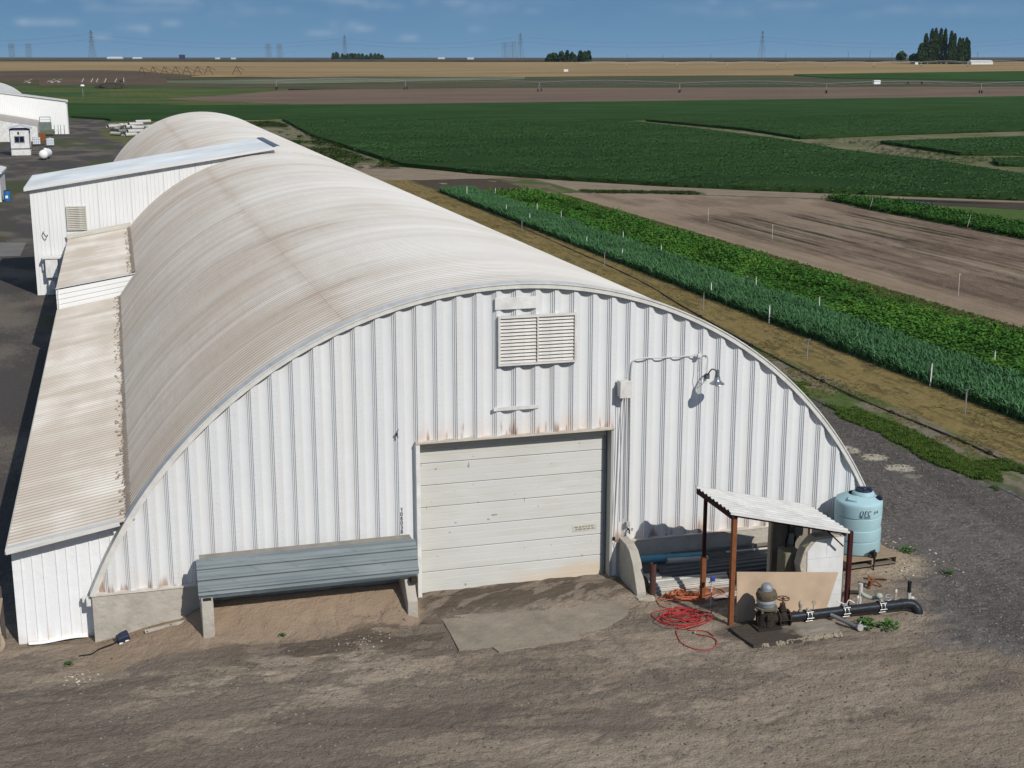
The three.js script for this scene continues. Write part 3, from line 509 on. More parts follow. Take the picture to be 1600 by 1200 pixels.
// ---------------------------------------------------------------- fields, near to far
// bands between two polylines [near, far] of [x, z], draped on the land
function band(name, near, far, off, mat, n = 48, m = 14) {
  const P = (l, s) => { const k = s * (l.length - 1), i = Math.min(l.length - 2, Math.floor(k)), t = k - i; return [mix(l[i][0], l[i + 1][0], t), mix(l[i][1], l[i + 1][1], t)]; };
  const g = new THREE.PlaneGeometry(1, 1, n, m), p = g.attributes.position, uv = g.attributes.uv;
  for (let j = 0, i = 0; j <= m; j++) for (let k = 0; k <= n; k++, i++) { const a = P(near, k / n), b = P(far, k / n), t = 1 - j / m, x = mix(a[0], b[0], t), z = mix(a[1], b[1], t); p.setXYZ(i, x, hh(x, z) + off, z); uv.setXY(i, x / 400, z / 400); }
  g.computeVertexNormals();
  const sk = [], su = []; for (let k = 0; k < n; k++) { const i = (m * (n + 1) + k), a = [p.getX(i), p.getY(i), p.getZ(i)], b = [p.getX(i + 1), p.getY(i + 1), p.getZ(i + 1)]; for (const [q, d] of [[a, 0], [a, 2.5], [b, 2.5], [a, 0], [b, 2.5], [b, 0]]) { sk.push(q[0], q[1] - d, q[2]); su.push(q[0] / 400, q[2] / 400); } }
  const e = new THREE.BufferGeometry(); e.setAttribute('position', new THREE.Float32BufferAttribute(sk, 3)); e.setAttribute('uv', new THREE.Float32BufferAttribute(su, 2)); e.setAttribute('normal', new THREE.Float32BufferAttribute(su.flatMap(() => [0, 1, 0]).slice(0, sk.length), 3)); e.computeVertexNormals();
  return struct(name, [g, e], mat);
}
const fieldTex = (seed, a, b, fx, fz, lo = 0.35, hi = 0.65, w = 512) => dtex(w, w, (u, v) => mix3(a, b, sm(lo, hi, tileable((p, q) => fbs(p * fx, q * fz, 5, seed))(u, v))), true, true);
const FB = {
  lawn: [[[-50, -393], [-39, -392], [-28, -391], [-16, -388], [-5, -379], [6, -371], [17, -366], [28, -364], [39, -362]], [[-75, -665], [-57, -663], [-39, -661], [-21, -654], [-2, -642], [16, -631], [34, -628], [52, -624], [70, -620]]],
  fallow: [[[9, -439], [39, -385], [69, -366], [103, -370], [141, -375], [180, -379], [222, -383], [268, -389], [314, -391]], [[10, -451], [58, -544], [107, -559], [157, -559], [204, -545], [251, -533], [299, -520], [346, -507], [391, -491]]],
  weeds: [[[-72, -634], [-14, -626], [44, -586], [100, -561], [161, -562], [219, -545], [279, -531], [337, -514], [394, -495]], [[-81, -729], [-14, -741], [59, -757], [136, -759], [216, -755], [298, -744], [373, -714], [409, -627], [435, -549]]],
  redsoil: [[[-40, -639], [-33, -639], [-26, -638], [-19, -637], [-12, -636], [-5, -636], [2, -641], [9, -647], [17, -653]], [[-44, -725], [-37, -735], [-29, -744], [-21, -753], [-13, -763], [-4, -770], [4, -770], [13, -769], [21, -768]]],
  pale: [[[8, -665], [30, -655], [51, -645], [73, -642], [97, -651], [122, -661], [149, -670], [176, -680], [205, -690]], [[9, -686], [32, -697], [57, -708], [82, -717], [108, -718], [134, -719], [160, -722], [188, -724], [216, -726]]],
  dgreen: [[[373, -706], [365, -653], [374, -632], [384, -616], [395, -601], [405, -587], [414, -573], [423, -559], [432, -545]], [[383, -726], [406, -727], [428, -727], [452, -728], [477, -730], [502, -732], [527, -734], [553, -735], [579, -737]]],
  tan: [[[-88, -804], [-15, -776], [61, -786], [136, -757], [211, -736], [293, -732], [379, -727], [476, -733], [579, -737]], [[-132, -1269], [-17, -1248], [97, -1207], [216, -1196], [333, -1161], [448, -1122], [556, -1073], [656, -1017], [746, -955]]],
  brownleft: [[[-78, -696], [-65, -695], [-52, -694], [-38, -693], [-25, -691], [-11, -695], [3, -713], [18, -733], [34, -753]], [[-95, -880], [-79, -886], [-63, -893], [-46, -899], [-29, -906], [-11, -904], [6, -887], [23, -815], [40, -764]]],
};
const fmat = (t, k = 1) => std([k, k, k], 1, { map: t, bumpMap: rept(speckTile, 120), bumpScale: 0.12 });
band('lawn', ...FB.lawn, 0.03, fmat(fieldTex(501, [0.118, 0.128, 0.042], [0.055, 0.10, 0.034], 14, 26)));
band('fallow_field', ...FB.fallow, 0.10, fmat(fieldTex(511, [0.205, 0.148, 0.108], [0.168, 0.122, 0.09], 10, 40)));
band('weed_strip', FB.weeds[0].map(([x, z]) => [x, z + 9]), FB.weeds[1], 0.16, fmat(fieldTex(521, [0.115, 0.098, 0.058], [0.06, 0.078, 0.04], 12, 50)));
band('pale_stubble', ...FB.pale, 0.3, fmat(fieldTex(531, [0.20, 0.205, 0.145], [0.12, 0.14, 0.085], 12, 50)));
band('bare_soil', ...FB.redsoil, 0.42, fmat(fieldTex(541, [0.15, 0.105, 0.075], [0.115, 0.085, 0.06], 12, 40)));
band('green_field', ...FB.dgreen, 0.5, fmat(fieldTex(551, [0.030, 0.075, 0.018], [0.045, 0.09, 0.025], 12, 30)));
band('grain_field', ...FB.tan, 0.7, fmat(fieldTex(561, [0.335, 0.242, 0.125], [0.255, 0.178, 0.09], 5, 34)), 60, 24);
band('brown_patch', ...FB.brownleft, 1.1, fmat(fieldTex(571, [0.135, 0.10, 0.07], [0.10, 0.078, 0.055], 10, 30)));
band('far_farmland', [[-260, -1640], [300, -1560], [760, -1360], [1240, -900]], [[-800, -5600], [1200, -5300], [2800, -4600], [4300, -3400]], 1.2, fmat(fieldTex(581, [0.06, 0.062, 0.045], [0.10, 0.085, 0.06], 4, 60)), 48, 24);

// crops near enough to show plants: instanced leaf clumps over dark soil
const leafMat = (c) => std(c, 0.8, { specularIntensity: 0.08 });
function leafClump(seed, n, spread, h, lw, ll, style) {           // small plant of n leaves, each two triangles
  const r = rng(seed), pos = [], nor = [], uv = [], idx = [];
  for (let i = 0; i < n; i++) {
    const a = r() * 6.283, rad = Math.sqrt(r()) * spread, x = Math.cos(a) * rad, z = Math.sin(a) * rad;
    const y = style === 'blade' ? 0 : h * (0.25 + 0.75 * r()) * Math.sqrt(Math.max(0.1, 1 - (rad / spread) ** 2 * 0.8));
    const b = r() * 6.283, tilt = style === 'blade' ? 0.9 + r() * 0.55 : -0.1 + r() * 0.9, L = ll * (0.7 + 0.6 * r()) * (style === 'blade' ? 1 : 1), W = lw * (0.7 + 0.6 * r());
    const dx = Math.cos(b) * Math.cos(tilt), dz = Math.sin(b) * Math.cos(tilt), dy = Math.sin(tilt), sx = -Math.sin(b) * W, sz = Math.cos(b) * W;
    const k = pos.length / 3, droop = style === 'blade' ? 0.25 : 0.1;
    pos.push(x - sx * 0.5, y, z - sz * 0.5, x + sx * 0.5, y, z + sz * 0.5, x + dx * L * 0.55 + sx * 0.6, y + dy * L * 0.6, z + dz * L * 0.55 + sz * 0.6, x + dx * L * 0.55 - sx * 0.6, y + dy * L * 0.6, z + dz * L * 0.55 - sz * 0.6, x + dx * L * (1 + droop), y + dy * L * (1 - droop), z + dz * L * (1 + droop));
    for (let q = 0; q < 5; q++) { nor.push(0, 1, 0); uv.push(0, 0); }
    idx.push(k, k + 1, k + 2, k, k + 2, k + 3, k + 3, k + 2, k + 4);
  }
  const g = new THREE.BufferGeometry(); g.setAttribute('position', new THREE.Float32BufferAttribute(pos, 3)); g.setAttribute('uv', new THREE.Float32BufferAttribute(uv, 2)); g.setIndex(idx); g.computeVertexNormals(); return g;
}
function scatter(name, label, geo, mat, list, tone, seed) {       // list of [x, y, z, scale, sy]
  const m = new THREE.InstancedMesh(geo, mat, list.length), r = rng(seed), q = new THREE.Matrix4(), c = new THREE.Color();
  list.forEach(([x, y, z, s, sy = s], i) => { q.compose(new THREE.Vector3(x, y, z), new THREE.Quaternion().setFromEuler(new THREE.Euler((r() - 0.5) * 0.2, r() * 6.283, (r() - 0.5) * 0.2)), new THREE.Vector3(s, sy, s)); m.setMatrixAt(i, q); const t = tone(x, z, r()); m.setColorAt(i, c.setRGB(...t)); });
  m.castShadow = m.receiveShadow = true; m.name = numbered(name); m.userData = { kind: 'stuff', label }; if (label) m.userData.category = 'plants'; scene.add(m); return m;
}
const inPoly = (P, x, z) => { let s = false; for (let i = 0, j = P.length - 1; i < P.length; j = i++) { const [a, b] = P[i], [c, d] = P[j]; if ((b > z) !== (d > z) && x < (c - a) * (z - b) / (d - b) + a) s = !s; } return s; };
{
  const r = rng(601);
  // bluish green grain-like rows X 21..24
  const g1 = leafClump(1, 24, 0.15, 0, 0.032, 0.56, 'blade'), l1 = [];
  for (let x = 21.05; x < 24.1; x += 0.19) for (let z = -98; z < -2; z += 0.21) { const h = 1.15 + (fbm(x * 0.7, z * 0.25, 3, 611) - 0.5) * 0.5; if (z > -34 && z < -2 && r() < 0.03) continue; l1.push([x + (r() - 0.5) * 0.16, 0, z + (r() - 0.5) * 0.2, h * (0.85 + 0.3 * r())]); }
  scatter('row_crop', 'strip of tall blue-green crop beside the mown strip', g1, leafMat([0.062, 0.142, 0.062]), l1, (x, z, k) => { const n = fbm(x * 0.8, z * 0.3, 3, 621), s = 0.65 + 0.5 * n + 0.35 * k; return [s * 0.98, s, s * 0.95]; }, 3);
  // bushy bright green rows X 24..30
  const g2 = leafClump(2, 60, 0.36, 0.52, 0.07, 0.12, 'leaf'), l2 = [];
  for (let x = 24.35; x < 30.2; x += 0.4) for (let z = -94; z < -2; z += 0.4) { const e = 30.1 - 0.9 * fbm(z * 0.2, 3, 3, 631) - x; if (e < 0) continue; const gap = fbm(x * 0.35, z * 0.16, 3, 641); const low = gap > 0.6 ? 0.6 : 1; l2.push([x + (r() - 0.5) * 0.26, 0, z + (r() - 0.5) * 0.3, (0.8 + 0.5 * r()) * (e < 0.7 ? 0.7 : 1), low * (0.7 + 0.75 * r())]); }
  scatter('leafy_crop', 'strip of bushy bright green crop between the blue-green strip and the ploughed field', g2, leafMat([0.052, 0.136, 0.024]), l2, (x, z, k) => { const n = fbm(x * 0.5, z * 0.3, 3, 651), s = 0.4 + 0.75 * n + 0.5 * k, y = sm(0.55, 0.7, fbm(x * 1.3, z * 0.8, 3, 653)); return [s * (1 + 0.45 * y), s * (1 + 0.2 * y), s * 0.9]; }, 4);
  // the hedge-like crop row beyond the ploughed field
  const l3 = []; for (let z = -81; z < -40; z += 0.33) for (let x = 0; x < 4.4; x += 0.42) { const w = 1 - sm(-76, -82, z) * 0.6; if (x > 4.2 * w) continue; l3.push([51.9 + x + (r() - 0.5) * 0.3 + sm(-70, -82, z) * 0.5, 0, z + (r() - 0.5) * 0.3, 0.9 + 0.4 * r(), 0.85 + 0.5 * r()]); }
  scatter('hedge_crop', 'dense dark green row at the far edge of the ploughed field', g2, leafMat([0.045, 0.118, 0.022]), l3, (x, z, k) => { const s = 0.6 + 0.7 * k; return [s, s, s]; }, 5);
  // grass along the drive and weeds on the verge
  const g4 = leafClump(3, 14, 0.1, 0, 0.02, 0.2, 'blade'), l4 = [], l5 = [], l6 = [];
  for (let i = 0; i < 24000; i++) { const z = -2 - r() * 60, x = 15.2 + r() * 1.3 + (fbm(3, z * 0.3, 3, 661) - 0.5) * 1.2; if (fbm(x * 0.9, z * 0.22, 3, 671) < 0.40 + 0.2 * sm(-9, -22, z)) continue; l4.push([x, 0.0, z, 0.3 + 0.45 * r()]); }
  for (let i = 0; i < 6000; i++) { const z = 2 - r() * 8, x = 15.4 + r() * 2.2; if (fbm(x * 0.9, z * 0.3, 3, 671) < 0.42) continue; l4.push([x, 0.0, z, 0.3 + 0.45 * r()]); }
  scatter('verge_grass', 'green grass growing along the edge of the gravel drive', g4, leafMat([0.062, 0.118, 0.028]), l4, (x, z, k) => [0.7 + 0.9 * k, 0.75 + 0.5 * k, 0.7 + 0.3 * k], 6);
  for (let i = 0; i < 40000; i++) { const z = -2 - r() * 95, x = 15.8 + r() * 5.1; if (fbm(x * 0.8, z * 0.5, 3, 681) < 0.5 - (x > 17.8 ? 0.04 : -0.02)) continue; l5.push([x, 0.0, z, (x > 17.8 ? 0.18 : 0.26) + 0.22 * r()]); }
  for (let i = 0; i < 14000; i++) { const z = -2 - r() * 90, x = 29.5 + r() * 1.9; l6.push([x, 0, z, 0.4 + 0.5 * r()]); }
  scatter('field_grass', 'pale green grass between the bushy crop and the ploughed soil', g4, leafMat([0.105, 0.135, 0.042]), l6, (x, z, k) => [0.7 + 0.6 * k, 0.75 + 0.45 * k, 0.8 + 0.3 * k], 17);
  scatter('dry_grass', 'short olive and straw coloured grass between the drive and the crops', g4, leafMat([0.20, 0.152, 0.064]), l5, (x, z, k) => { const g = fbm(x, z * 0.5, 3, 691); return [0.65 + 0.7 * k * (1 - g * 0.6), 0.75 + 0.5 * k, 0.8 + 0.3 * k]; }, 7);
}
// ploughed field with raised furrows
{
  const P = [[31.2, -2], [31.4, -94], [40, -90.5], [52, -82], [51.7, -40], [51.7, -2]];
  const X0 = 30.6, X1 = 54, Z0 = -96, Z1 = -2;
  const col = (x, z) => {
    const n = fbs(x * 3.2, z * 0.10, 4, 701), b = fbm(x * 0.3, z * 0.12, 4, 711), f = fbm(x * 3, z * 1.5, 3, 721);
    let c = mix3([0.285, 0.212, 0.150], [0.205, 0.148, 0.105], sm(0.40, 0.62, b + 0.12 * sm(-62, -40, z)));
    c = mix3(c, [0.135, 0.096, 0.068], sm(0.50, 0.68, n) * sm(-80, -66, z) * 0.8);
    c = mix3(c, [0.285, 0.218, 0.152], sm(0.55, 0.7, f) * 0.35);
    { const w = 0.5 + 0.5 * Math.sin(x * Math.PI * 2 / 0.76 - 1.2); c = mul3(c, 1 - 0.24 * w * w * sm(33.6, 34.4, x) * sm(-80, -72, z)); }  // furrow shade put into the soil colour as regular darker lines
    { const dp = [35.3, 36.4, 38.4, 39.4, 43.2, 44.3, 47.7, 48.7].reduce((s, q) => s + Math.exp(-(((x - q) / 0.24) ** 2)), 0) * sm(-72, -68, z) * sm(-50.5, -54, z); c = mix3(c, [0.055, 0.040, 0.030], Math.min(1, dp) * 0.92); }  // shadow of the deep trenches painted into the colour map
    const pth = 41.2 + sm(-47, -54, z) * 0.4 + (n - 0.5) * 0.25; c = mix3(c, [0.30, 0.245, 0.18], sm(0.22, 0.1, Math.abs(x - pth)) * sm(-53.5, -52, z) * 0.9);
    c = mix3(c, [0.28, 0.225, 0.165], Math.exp(-(((x - 41.8) / 0.9) ** 2) - (((z + 52) / 2.2) ** 2)) * sm(0.35, 0.55, f));
    c = mix3(c, [0.29, 0.22, 0.15], sm(34.4, 33.2, x + (b - 0.5) * 2) * 0.7);
    return c;
  };
  const fur = (x, z) => { const zone = sm(34.2, 34.8, x) * sm(-78, -70, z); const deep = [35.3, 36.4, 38.4, 39.4, 43.2, 44.3, 47.7, 48.7].reduce((s, q) => s + Math.exp(-(((x - q) / 0.16) ** 2)), 0) * sm(-69, -66.5, z) * sm(-53.5, -56, z); return 0.07 * zone * Math.sin(x * Math.PI * 2 / 0.76) * (0.3 + fbm(x * 0.4, z * 0.1, 2, 731)) - 0.34 * deep + 0.1 * (fbm(x * 1.4, z * 0.9, 4, 741) - 0.5); };
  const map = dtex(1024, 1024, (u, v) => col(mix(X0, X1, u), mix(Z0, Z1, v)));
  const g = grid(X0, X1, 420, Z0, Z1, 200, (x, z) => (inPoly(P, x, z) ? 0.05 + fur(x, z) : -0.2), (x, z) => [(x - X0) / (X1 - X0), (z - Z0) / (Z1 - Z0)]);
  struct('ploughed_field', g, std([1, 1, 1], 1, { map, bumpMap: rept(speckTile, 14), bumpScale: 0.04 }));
  struct('dirt_road', flat([[14, -108], [20.5, -99], [24, -97.6], [33, -93.6], [42, -90], [54, -82], [64, -74], [76, -66], [73, -75.2], [68.4, -76], [50, -91.5], [37, -106.5], [24.3, -129], [20, -135], [14, -125]], -0.012), std([0.28, 0.222, 0.162], 1, { map: grimeBig }));
  struct('wet_mud', flat([[55, -80], [58.2, -81.6], [64, -77.3], [70, -72.5], [80, -64], [78, -61], [66, -67.5], [60, -74.2], [57, -77.4]], -0.006), std([0.082, 0.066, 0.052], 1, { map: grimeBig }));
  struct('puddle', flat([[55.9, -79.6], [57.5, -80.7], [60.2, -79.1], [63.2, -76.2], [66, -73.7], [63.6, -74.8], [60.2, -76.6], [58.2, -77.4], [57, -78.2]], 0.004), std([0.03, 0.03, 0.032], 0.04));
  struct('seedling_patch', flat([[57.2, -72.6], [61, -72.2], [66, -67], [76, -58], [66, -50], [57.8, -58], [57.4, -66]], 0.002), std([0.085, 0.135, 0.04], 1, { map: rept(grimeTile, 0.3) }));
}
// the big dark green crop beyond the dirt road: low canopies with their plants
const GREEN = {
  a: [[24, -131], [30, -117], [37, -106.4], [44, -97.5], [50, -91.8], [60, -83], [68.6, -76], [90, -59], [84.5, -96], [87.5, -118], [87, -140], [91, -165], [92.5, -190], [93, -236], [60, -257], [26, -268], [23, -200]],
  b: [[98, -241], [120, -249], [211, -268], [330, -290], [240, -200], [147.6, -183.5], [120, -178], [97, -171], [101, -200]],
  c: [[103, -157], [132, -163], [170, -168], [150, -140], [107, -127.6], [98.7, -130]],
  d: [[96, -119], [105, -121], [125, -122], [100, -108], [92, -112]],
  e: [[-40, -300], [-17.5, -293], [-10, -278], [-9, -271], [22, -271], [26, -273.5], [99, -246], [120, -254], [211, -274], [330, -300], [420, -400], [298, -391], [147, -369.5], [65, -360], [13, -368], [-21, -397], [-60, -400]],
};
{
  const canopy = std([1, 1, 1], 1, { map: fieldTex(801, [0.050, 0.112, 0.034], [0.070, 0.142, 0.044], 30, 60, 0.3, 0.7, 1024), bumpMap: rept(speckTile, 700), bumpScale: 0.25 });
  for (const k of 'abcde') { const g = flat(GREEN[k], 0.02, 0.42); const uv = g.attributes.uv; for (let i = 0; i < uv.count; i++) uv.setXY(i, uv.getX(i) / 400, uv.getY(i) / 400); const m = mesh('crop_field', g, canopy); m.userData.kind = 'structure'; }
  const r = rng(811), gc = leafClump(7, 26, 0.38, 0.40, 0.085, 0.12, 'leaf'), l = [];
  { const p = gc.attributes.position, n = gc.attributes.normal; for (let i = 0; i < n.count; i++) { const v = new THREE.Vector3(p.getX(i) * 1.3, 0.5, p.getZ(i) * 1.3).normalize(); n.setXYZ(i, v.x, v.y, v.z); } }   // leaves shade as one rounded plant
  for (const k of 'abcd') { const P = GREEN[k], xs = P.map(p => p[0]), zs = P.map(p => p[1]); for (let x = Math.min(...xs); x < Math.max(...xs); x += 0.62) for (let z = Math.min(...zs); z < Math.max(...zs); ) { const d = Math.hypot(x - CAM[0], z - CAM[2]), st = d < 170 ? 0.5 : d < 230 ? 0.8 : 1.3; const px = x + (r() - 0.5) * 0.5, pz = z + (r() - 0.5) * st; if (inPoly(P, px, pz) && !(fbm(px * 0.12, pz * 0.1, 3, 821) > 0.69)) l.push([px, 0.12, pz, 0.75 + 0.5 * r() + (st > 0.6 ? 0.3 : 0), 0.85 + 0.5 * r()]); z += st; } }
  scatter('field_crop', 'dark green leafy crop covering the wide field beyond the dirt road', gc, leafMat([0.074, 0.164, 0.048]), l, (x, z, k) => { const n = fbm(x * 0.08, z * 0.03, 4, 831), s = (0.72 + 0.6 * n + 0.22 * k) * (0.82 + 0.18 * Math.sin(z * 1.9 + x * 0.35 + 2 * n)) * (1 - 0.45 * sm(0.6, 0.7, fbs(x * 0.03 + z * 0.01, z * 0.35, 3, 833))); return [s, s, s * (0.9 + 0.2 * n)]; }, 9);
  const l2 = []; for (let i = 0; i < 5000; i++) { const t = r(), side = r(); const z = -240 + t * 150, x = 83 + r() * 24; if (z < -236 || inPoly(GREEN.a, x, z) || inPoly(GREEN.b, x, z) || inPoly(GREEN.c, x, z) || fbm(x * 0.2, z * 0.1, 3, 841) < 0.52) continue; l2.push([x, 0, z, 0.35 + 0.6 * r() * r(), 0.4 + 0.5 * r()]); }
  for (let i = 0; i < 1600; i++) { const z = -128 + r() * -130, x = 17 + r() * 6.5; if (fbm(x * 0.2, z * 0.1, 3, 851) < 0.47) continue; l2.push([x, 0, z, 0.6 + 0.9 * r(), 0.8 + 0.8 * r()]); }
  for (let i = 0; i < 900; i++) { const z = -91 + r() * 3 - 2, x = 34 + r() * 10; l2.push([x, 0, z + (44 - x) * -0.45 + 1.5, 0.3 + 0.3 * r()]); }
  scatter('weed_patch', 'scattered weeds on the bare ground between the green fields', gc, leafMat([0.048, 0.085, 0.02]), l2, (x, z, k) => [0.7 + 0.6 * k, 0.7 + 0.5 * k, 0.8], 10);
  console.log('instances', l.length, l2.length);
}

// ---------------------------------------------------------------- things on and before the front wall
{ // lamp on a gooseneck
  const t = thing('wall_lamp', 'grey gooseneck wall lamp with bell shade high on the white front wall', 'lamp', [4.70, 4.82, 0.0]);
  mesh('base_plate', [cyl(0.06, 0.06, 0.03, [0, 0, 0.015], [Math.PI / 2, 0, 0]), rbox(0.1, 0.13, 0.07, 0.015, [0, 0, 0.05])], MAT.galvDark, t);
  mesh('gooseneck', tube([[0, 0.02, 0.06], [0, 0.10, 0.13], [0, 0.2, 0.26], [0.0, 0.24, 0.42], [0, 0.20, 0.56], [0, 0.13, 0.6]], 0.017, 40, 10), MAT.galvDark, t);
  mesh('socket', [cyl(0.036, 0.055, 0.13, [0, 0.17, 0.6]), cyl(0.02, 0.036, 0.05, [0, 0.255, 0.6]), cyl(0.06, 0.06, 0.02, [0, 0.11, 0.6])], MAT.galvDark, t);
  mesh('lamp_shade', lathe([[0.055, 0.115], [0.07, 0.08], [0.075, 0.03], [0.11, -0.01], [0.165, -0.045], [0.178, -0.06], [0.17, -0.058], [0.105, -0.018], [0.068, 0.03], [0.06, 0.08]], [0, 0, 0.6], 32), std([0.33, 0.34, 0.36], 0.28, { metalness: 0.75 }), t);
  mesh('bulb', [sph(0.055, [0, -0.07, 0.6], [1, 1.15, 1]), cyl(0.03, 0.04, 0.08, [0, -0.01, 0.6])], std([0.9, 0.9, 0.84], 0.15), t);
}
{
  const t = thing('junction_box', 'white electrical box on the front wall, upper right of the roller door', 'electrical box', [2.585, 4.68, 0.0]);
  mesh('housing', rbox(0.26, 0.38, 0.24, 0.018, [0, 0, 0.125]), worn([0.72, 0.715, 0.69], 0.5), t);
  mesh('cover', rbox(0.28, 0.40, 0.025, 0.01, [0, 0, 0.258]), worn([0.74, 0.735, 0.71], 0.45), t);
  mesh('cable', [tube([[-0.05, -0.19, 0.12], [-0.07, -0.9, 0.05], [-0.10, -2.2, 0.04], [-0.145, -3.3, 0.05], [-0.16, -3.62, 0.06]], 0.013, 40, 6), tube([[0.02, -0.19, 0.1], [0.0, -1.2, 0.03], [-0.04, -2.6, 0.03], [-0.05, -3.6, 0.05], [-0.02, -3.82, 0.07], [-0.1, -3.9, 0.08], [-0.16, -3.7, 0.08]], 0.009, 60, 6), tube([[0.08, -0.19, 0.1], [0.08, -1.2, 0.03], [0.09, -3.2, 0.03]], 0.008, 30, 6)], std([0.30, 0.30, 0.31], 0.6), t);
  mesh('plug', rbox(0.06, 0.09, 0.06, 0.015, [-0.16, -3.66, 0.07]), MAT.black, t);
}
{
  const t = thing('conduit', 'thin white conduit running up the wall and across to the lamp', 'conduit', [0, 0, 0]);
  mesh('pipe', [tube([[2.80, 1.32, 0.03], [2.80, 3, 0.03], [2.80, 5.18, 0.03], [2.83, 5.29, 0.03], [2.95, 5.335, 0.03], [3.6, 5.33, 0.03], [4.45, 5.33, 0.03]], 0.016, 90, 8), tube([[4.52, 5.32, 0.03], [4.66, 5.32, 0.03], [4.70, 5.26, 0.03], [4.70, 5.05, 0.03], [4.70, 4.87, 0.03]], 0.013, 30, 8), tube([[4.47, 5.27, 0.04], [4.47, 5.0, 0.04], [4.46, 4.78, 0.06], [4.52, 4.66, 0.08], [4.62, 4.68, 0.08], [4.68, 4.78, 0.06]], 0.008, 40, 6)], worn([0.66, 0.66, 0.64], 0.5), t);
  mesh('junction_cap', [rbox(0.1, 0.09, 0.07, 0.012, [4.48, 5.325, 0.045]), cyl(0.02, 0.02, 0.07, [4.48, 5.40, 0.045])], MAT.white, t);
}
{
  const t = thing('hose_tap', 'small grey tap and socket box low on the wall right of the door', 'tap', [2.80, 1.25, 0.0]);
  mesh('socket_box', rbox(0.09, 0.13, 0.07, 0.01, [-0.02, 0.09, 0.045]), worn([0.5, 0.49, 0.46], 0.6), t);
  mesh('tap_body', [bar([0, -0.04, 0.0], [0, -0.04, 0.12], 0.018, 8), bar([0, -0.04, 0.1], [0, -0.13, 0.13], 0.014, 8), bar([0, -0.04, 0.07], [0, 0.01, 0.09], 0.01, 8)], MAT.darkIron, t);
  mesh('tap_handle', tor(0.028, 0.007, [0.07, -0.03, 0.1], [0, 0.4, 0.2]), MAT.darkIron, t);
}
{
  const t = thing('wall_bracket', 'little dark bracket on the wall left of the door, above the painted number', 'bracket', [-2.73, 3.93, 0]);
  mesh('arm', [bar([0, 0.02, 0.0], [0.02, -0.03, 0.07], 0.012, 6), rbox(0.05, 0.05, 0.03, 0.008, [0, 0.03, 0.015]), bar([0.0, 0.05, 0.01], [0.04, 0.14, 0.03], 0.006, 6)], MAT.darkIron, t);
}
// stack of galvanised corrugated sheets leaning on the two concrete wings
{
  const t = thing('sheet_stack', 'stack of grey-blue corrugated steel sheets resting on two concrete stubs left of the door', 'metal sheets', [0, 0, 0]);
  const prof = [[0, 0], [0.06, 0.0], [0.085, 0.035], [0.13, 0.035], [0.155, 0], [0.30, 0.0], [0.325, 0.04], [0.37, 0.04], [0.395, 0.0], [0.53, 0.0], [0.555, 0.035], [0.60, 0.035], [0.625, 0.0], [0.70, 0]];
  const A = [0.885, 0.93], D = [-0.30, 0.66], L = Math.hypot(...D), dz = D[0] / L, dy = D[1] / L;      // z, y of the low edge; direction up the slope
  const smap = dtex(512, 512, (u, v) => { const n = fbs(u * 5, v * 3, 4, 861), s = fbs(u * 2, v * 18, 3, 871); let c = mix3([0.150, 0.178, 0.186], [0.235, 0.268, 0.275], n); c = mix3(c, [0.12, 0.145, 0.16], sm(0.5, 0.7, s) * 0.6); const q = Math.abs(((u * 6 + v * 1.5) % 1) - 0.5); c = mix3(c, [0.15, 0.175, 0.19], sm(0.12, 0.03, q) * sm(0.45, 0.65, vn(u * 30, v * 14, 4)) * 0.7); return c; });
  const smat = std([1, 1, 1], 0.62, { map: smap, metalness: 0.0, bumpMap: bump1, bumpScale: 0.004 });
  const r = rng(15);
  for (let k = 0; k < 6; k++) {
    const off = k * 0.028, j = (r() - 0.5) * 0.03, x0 = -7.22 + (r() - 0.5) * 0.05, x1 = -2.50 + (r() - 0.5) * 0.05, sl = (k - 3) * 0.012;
    const pt = (u, h) => [A[0] + dz * (u + sl) + (h + off) * dy - 0.02, A[1] + dy * (u + sl) - (h + off) * dz];
    const g = ribSheet(prof.map(p => p[0]), [x1, x0], (u, x) => { const [z, y] = pt(u, profAt(prof, u)); return [x, y + 0.004 * Math.sin(x * 2 + k), z]; }, (u, x) => [(x + 7.3) / 4.9, u / 0.75]);
    const [tz, ty] = pt(0.70, 0);
    const top = ribSheet([0, 0.012, 0.13], [x1, x0], (u, x) => [x, ty + (u > 0.02 ? 0.03 : 0) + 0.004 * Math.sin(x * 2 + k), tz - u], (u, x) => [(x + 7.3) / 4.9, u]);
    mesh('corrugated_sheet', [g, top], smat, t);
  }
  mesh('crosspiece', [box2(-7.15, -6.98, 0.80, 0.92, 0.35, 1.02), box2(-2.66, -2.52, 0.80, 0.92, 0.35, 1.0)].map(g => boxUV(g)), MAT.darkIron, t);
  mesh('lid_sheet', boxUV(beam([-7.16, 1.66, 0.40], [-2.54, 1.675, 0.40], 0.26, 0.02)), worn([0.31, 0.29, 0.26], 0.7), t);
}
{
  const t = thing('plank', 'pale grey board lying on the brown bank below the concrete footing', 'plank', [-7.86, 0.13, 0.30], 0.18);
  mesh('board', boxUV(rbox(1.05, 0.03, 0.09, 0.004, [0, 0, 0], [0.5, 0, 0.115])), worn([0.42, 0.385, 0.33], 0.9), t);
  mesh('nail', [[-0.48], [0.03], [0.48]].map(([x]) => cyl(0.012, 0.012, 0.02, [x, 0.02 + x * 0.115, 0.012], [0.5, 0, 0], 8)), MAT.darkIron, t);
}
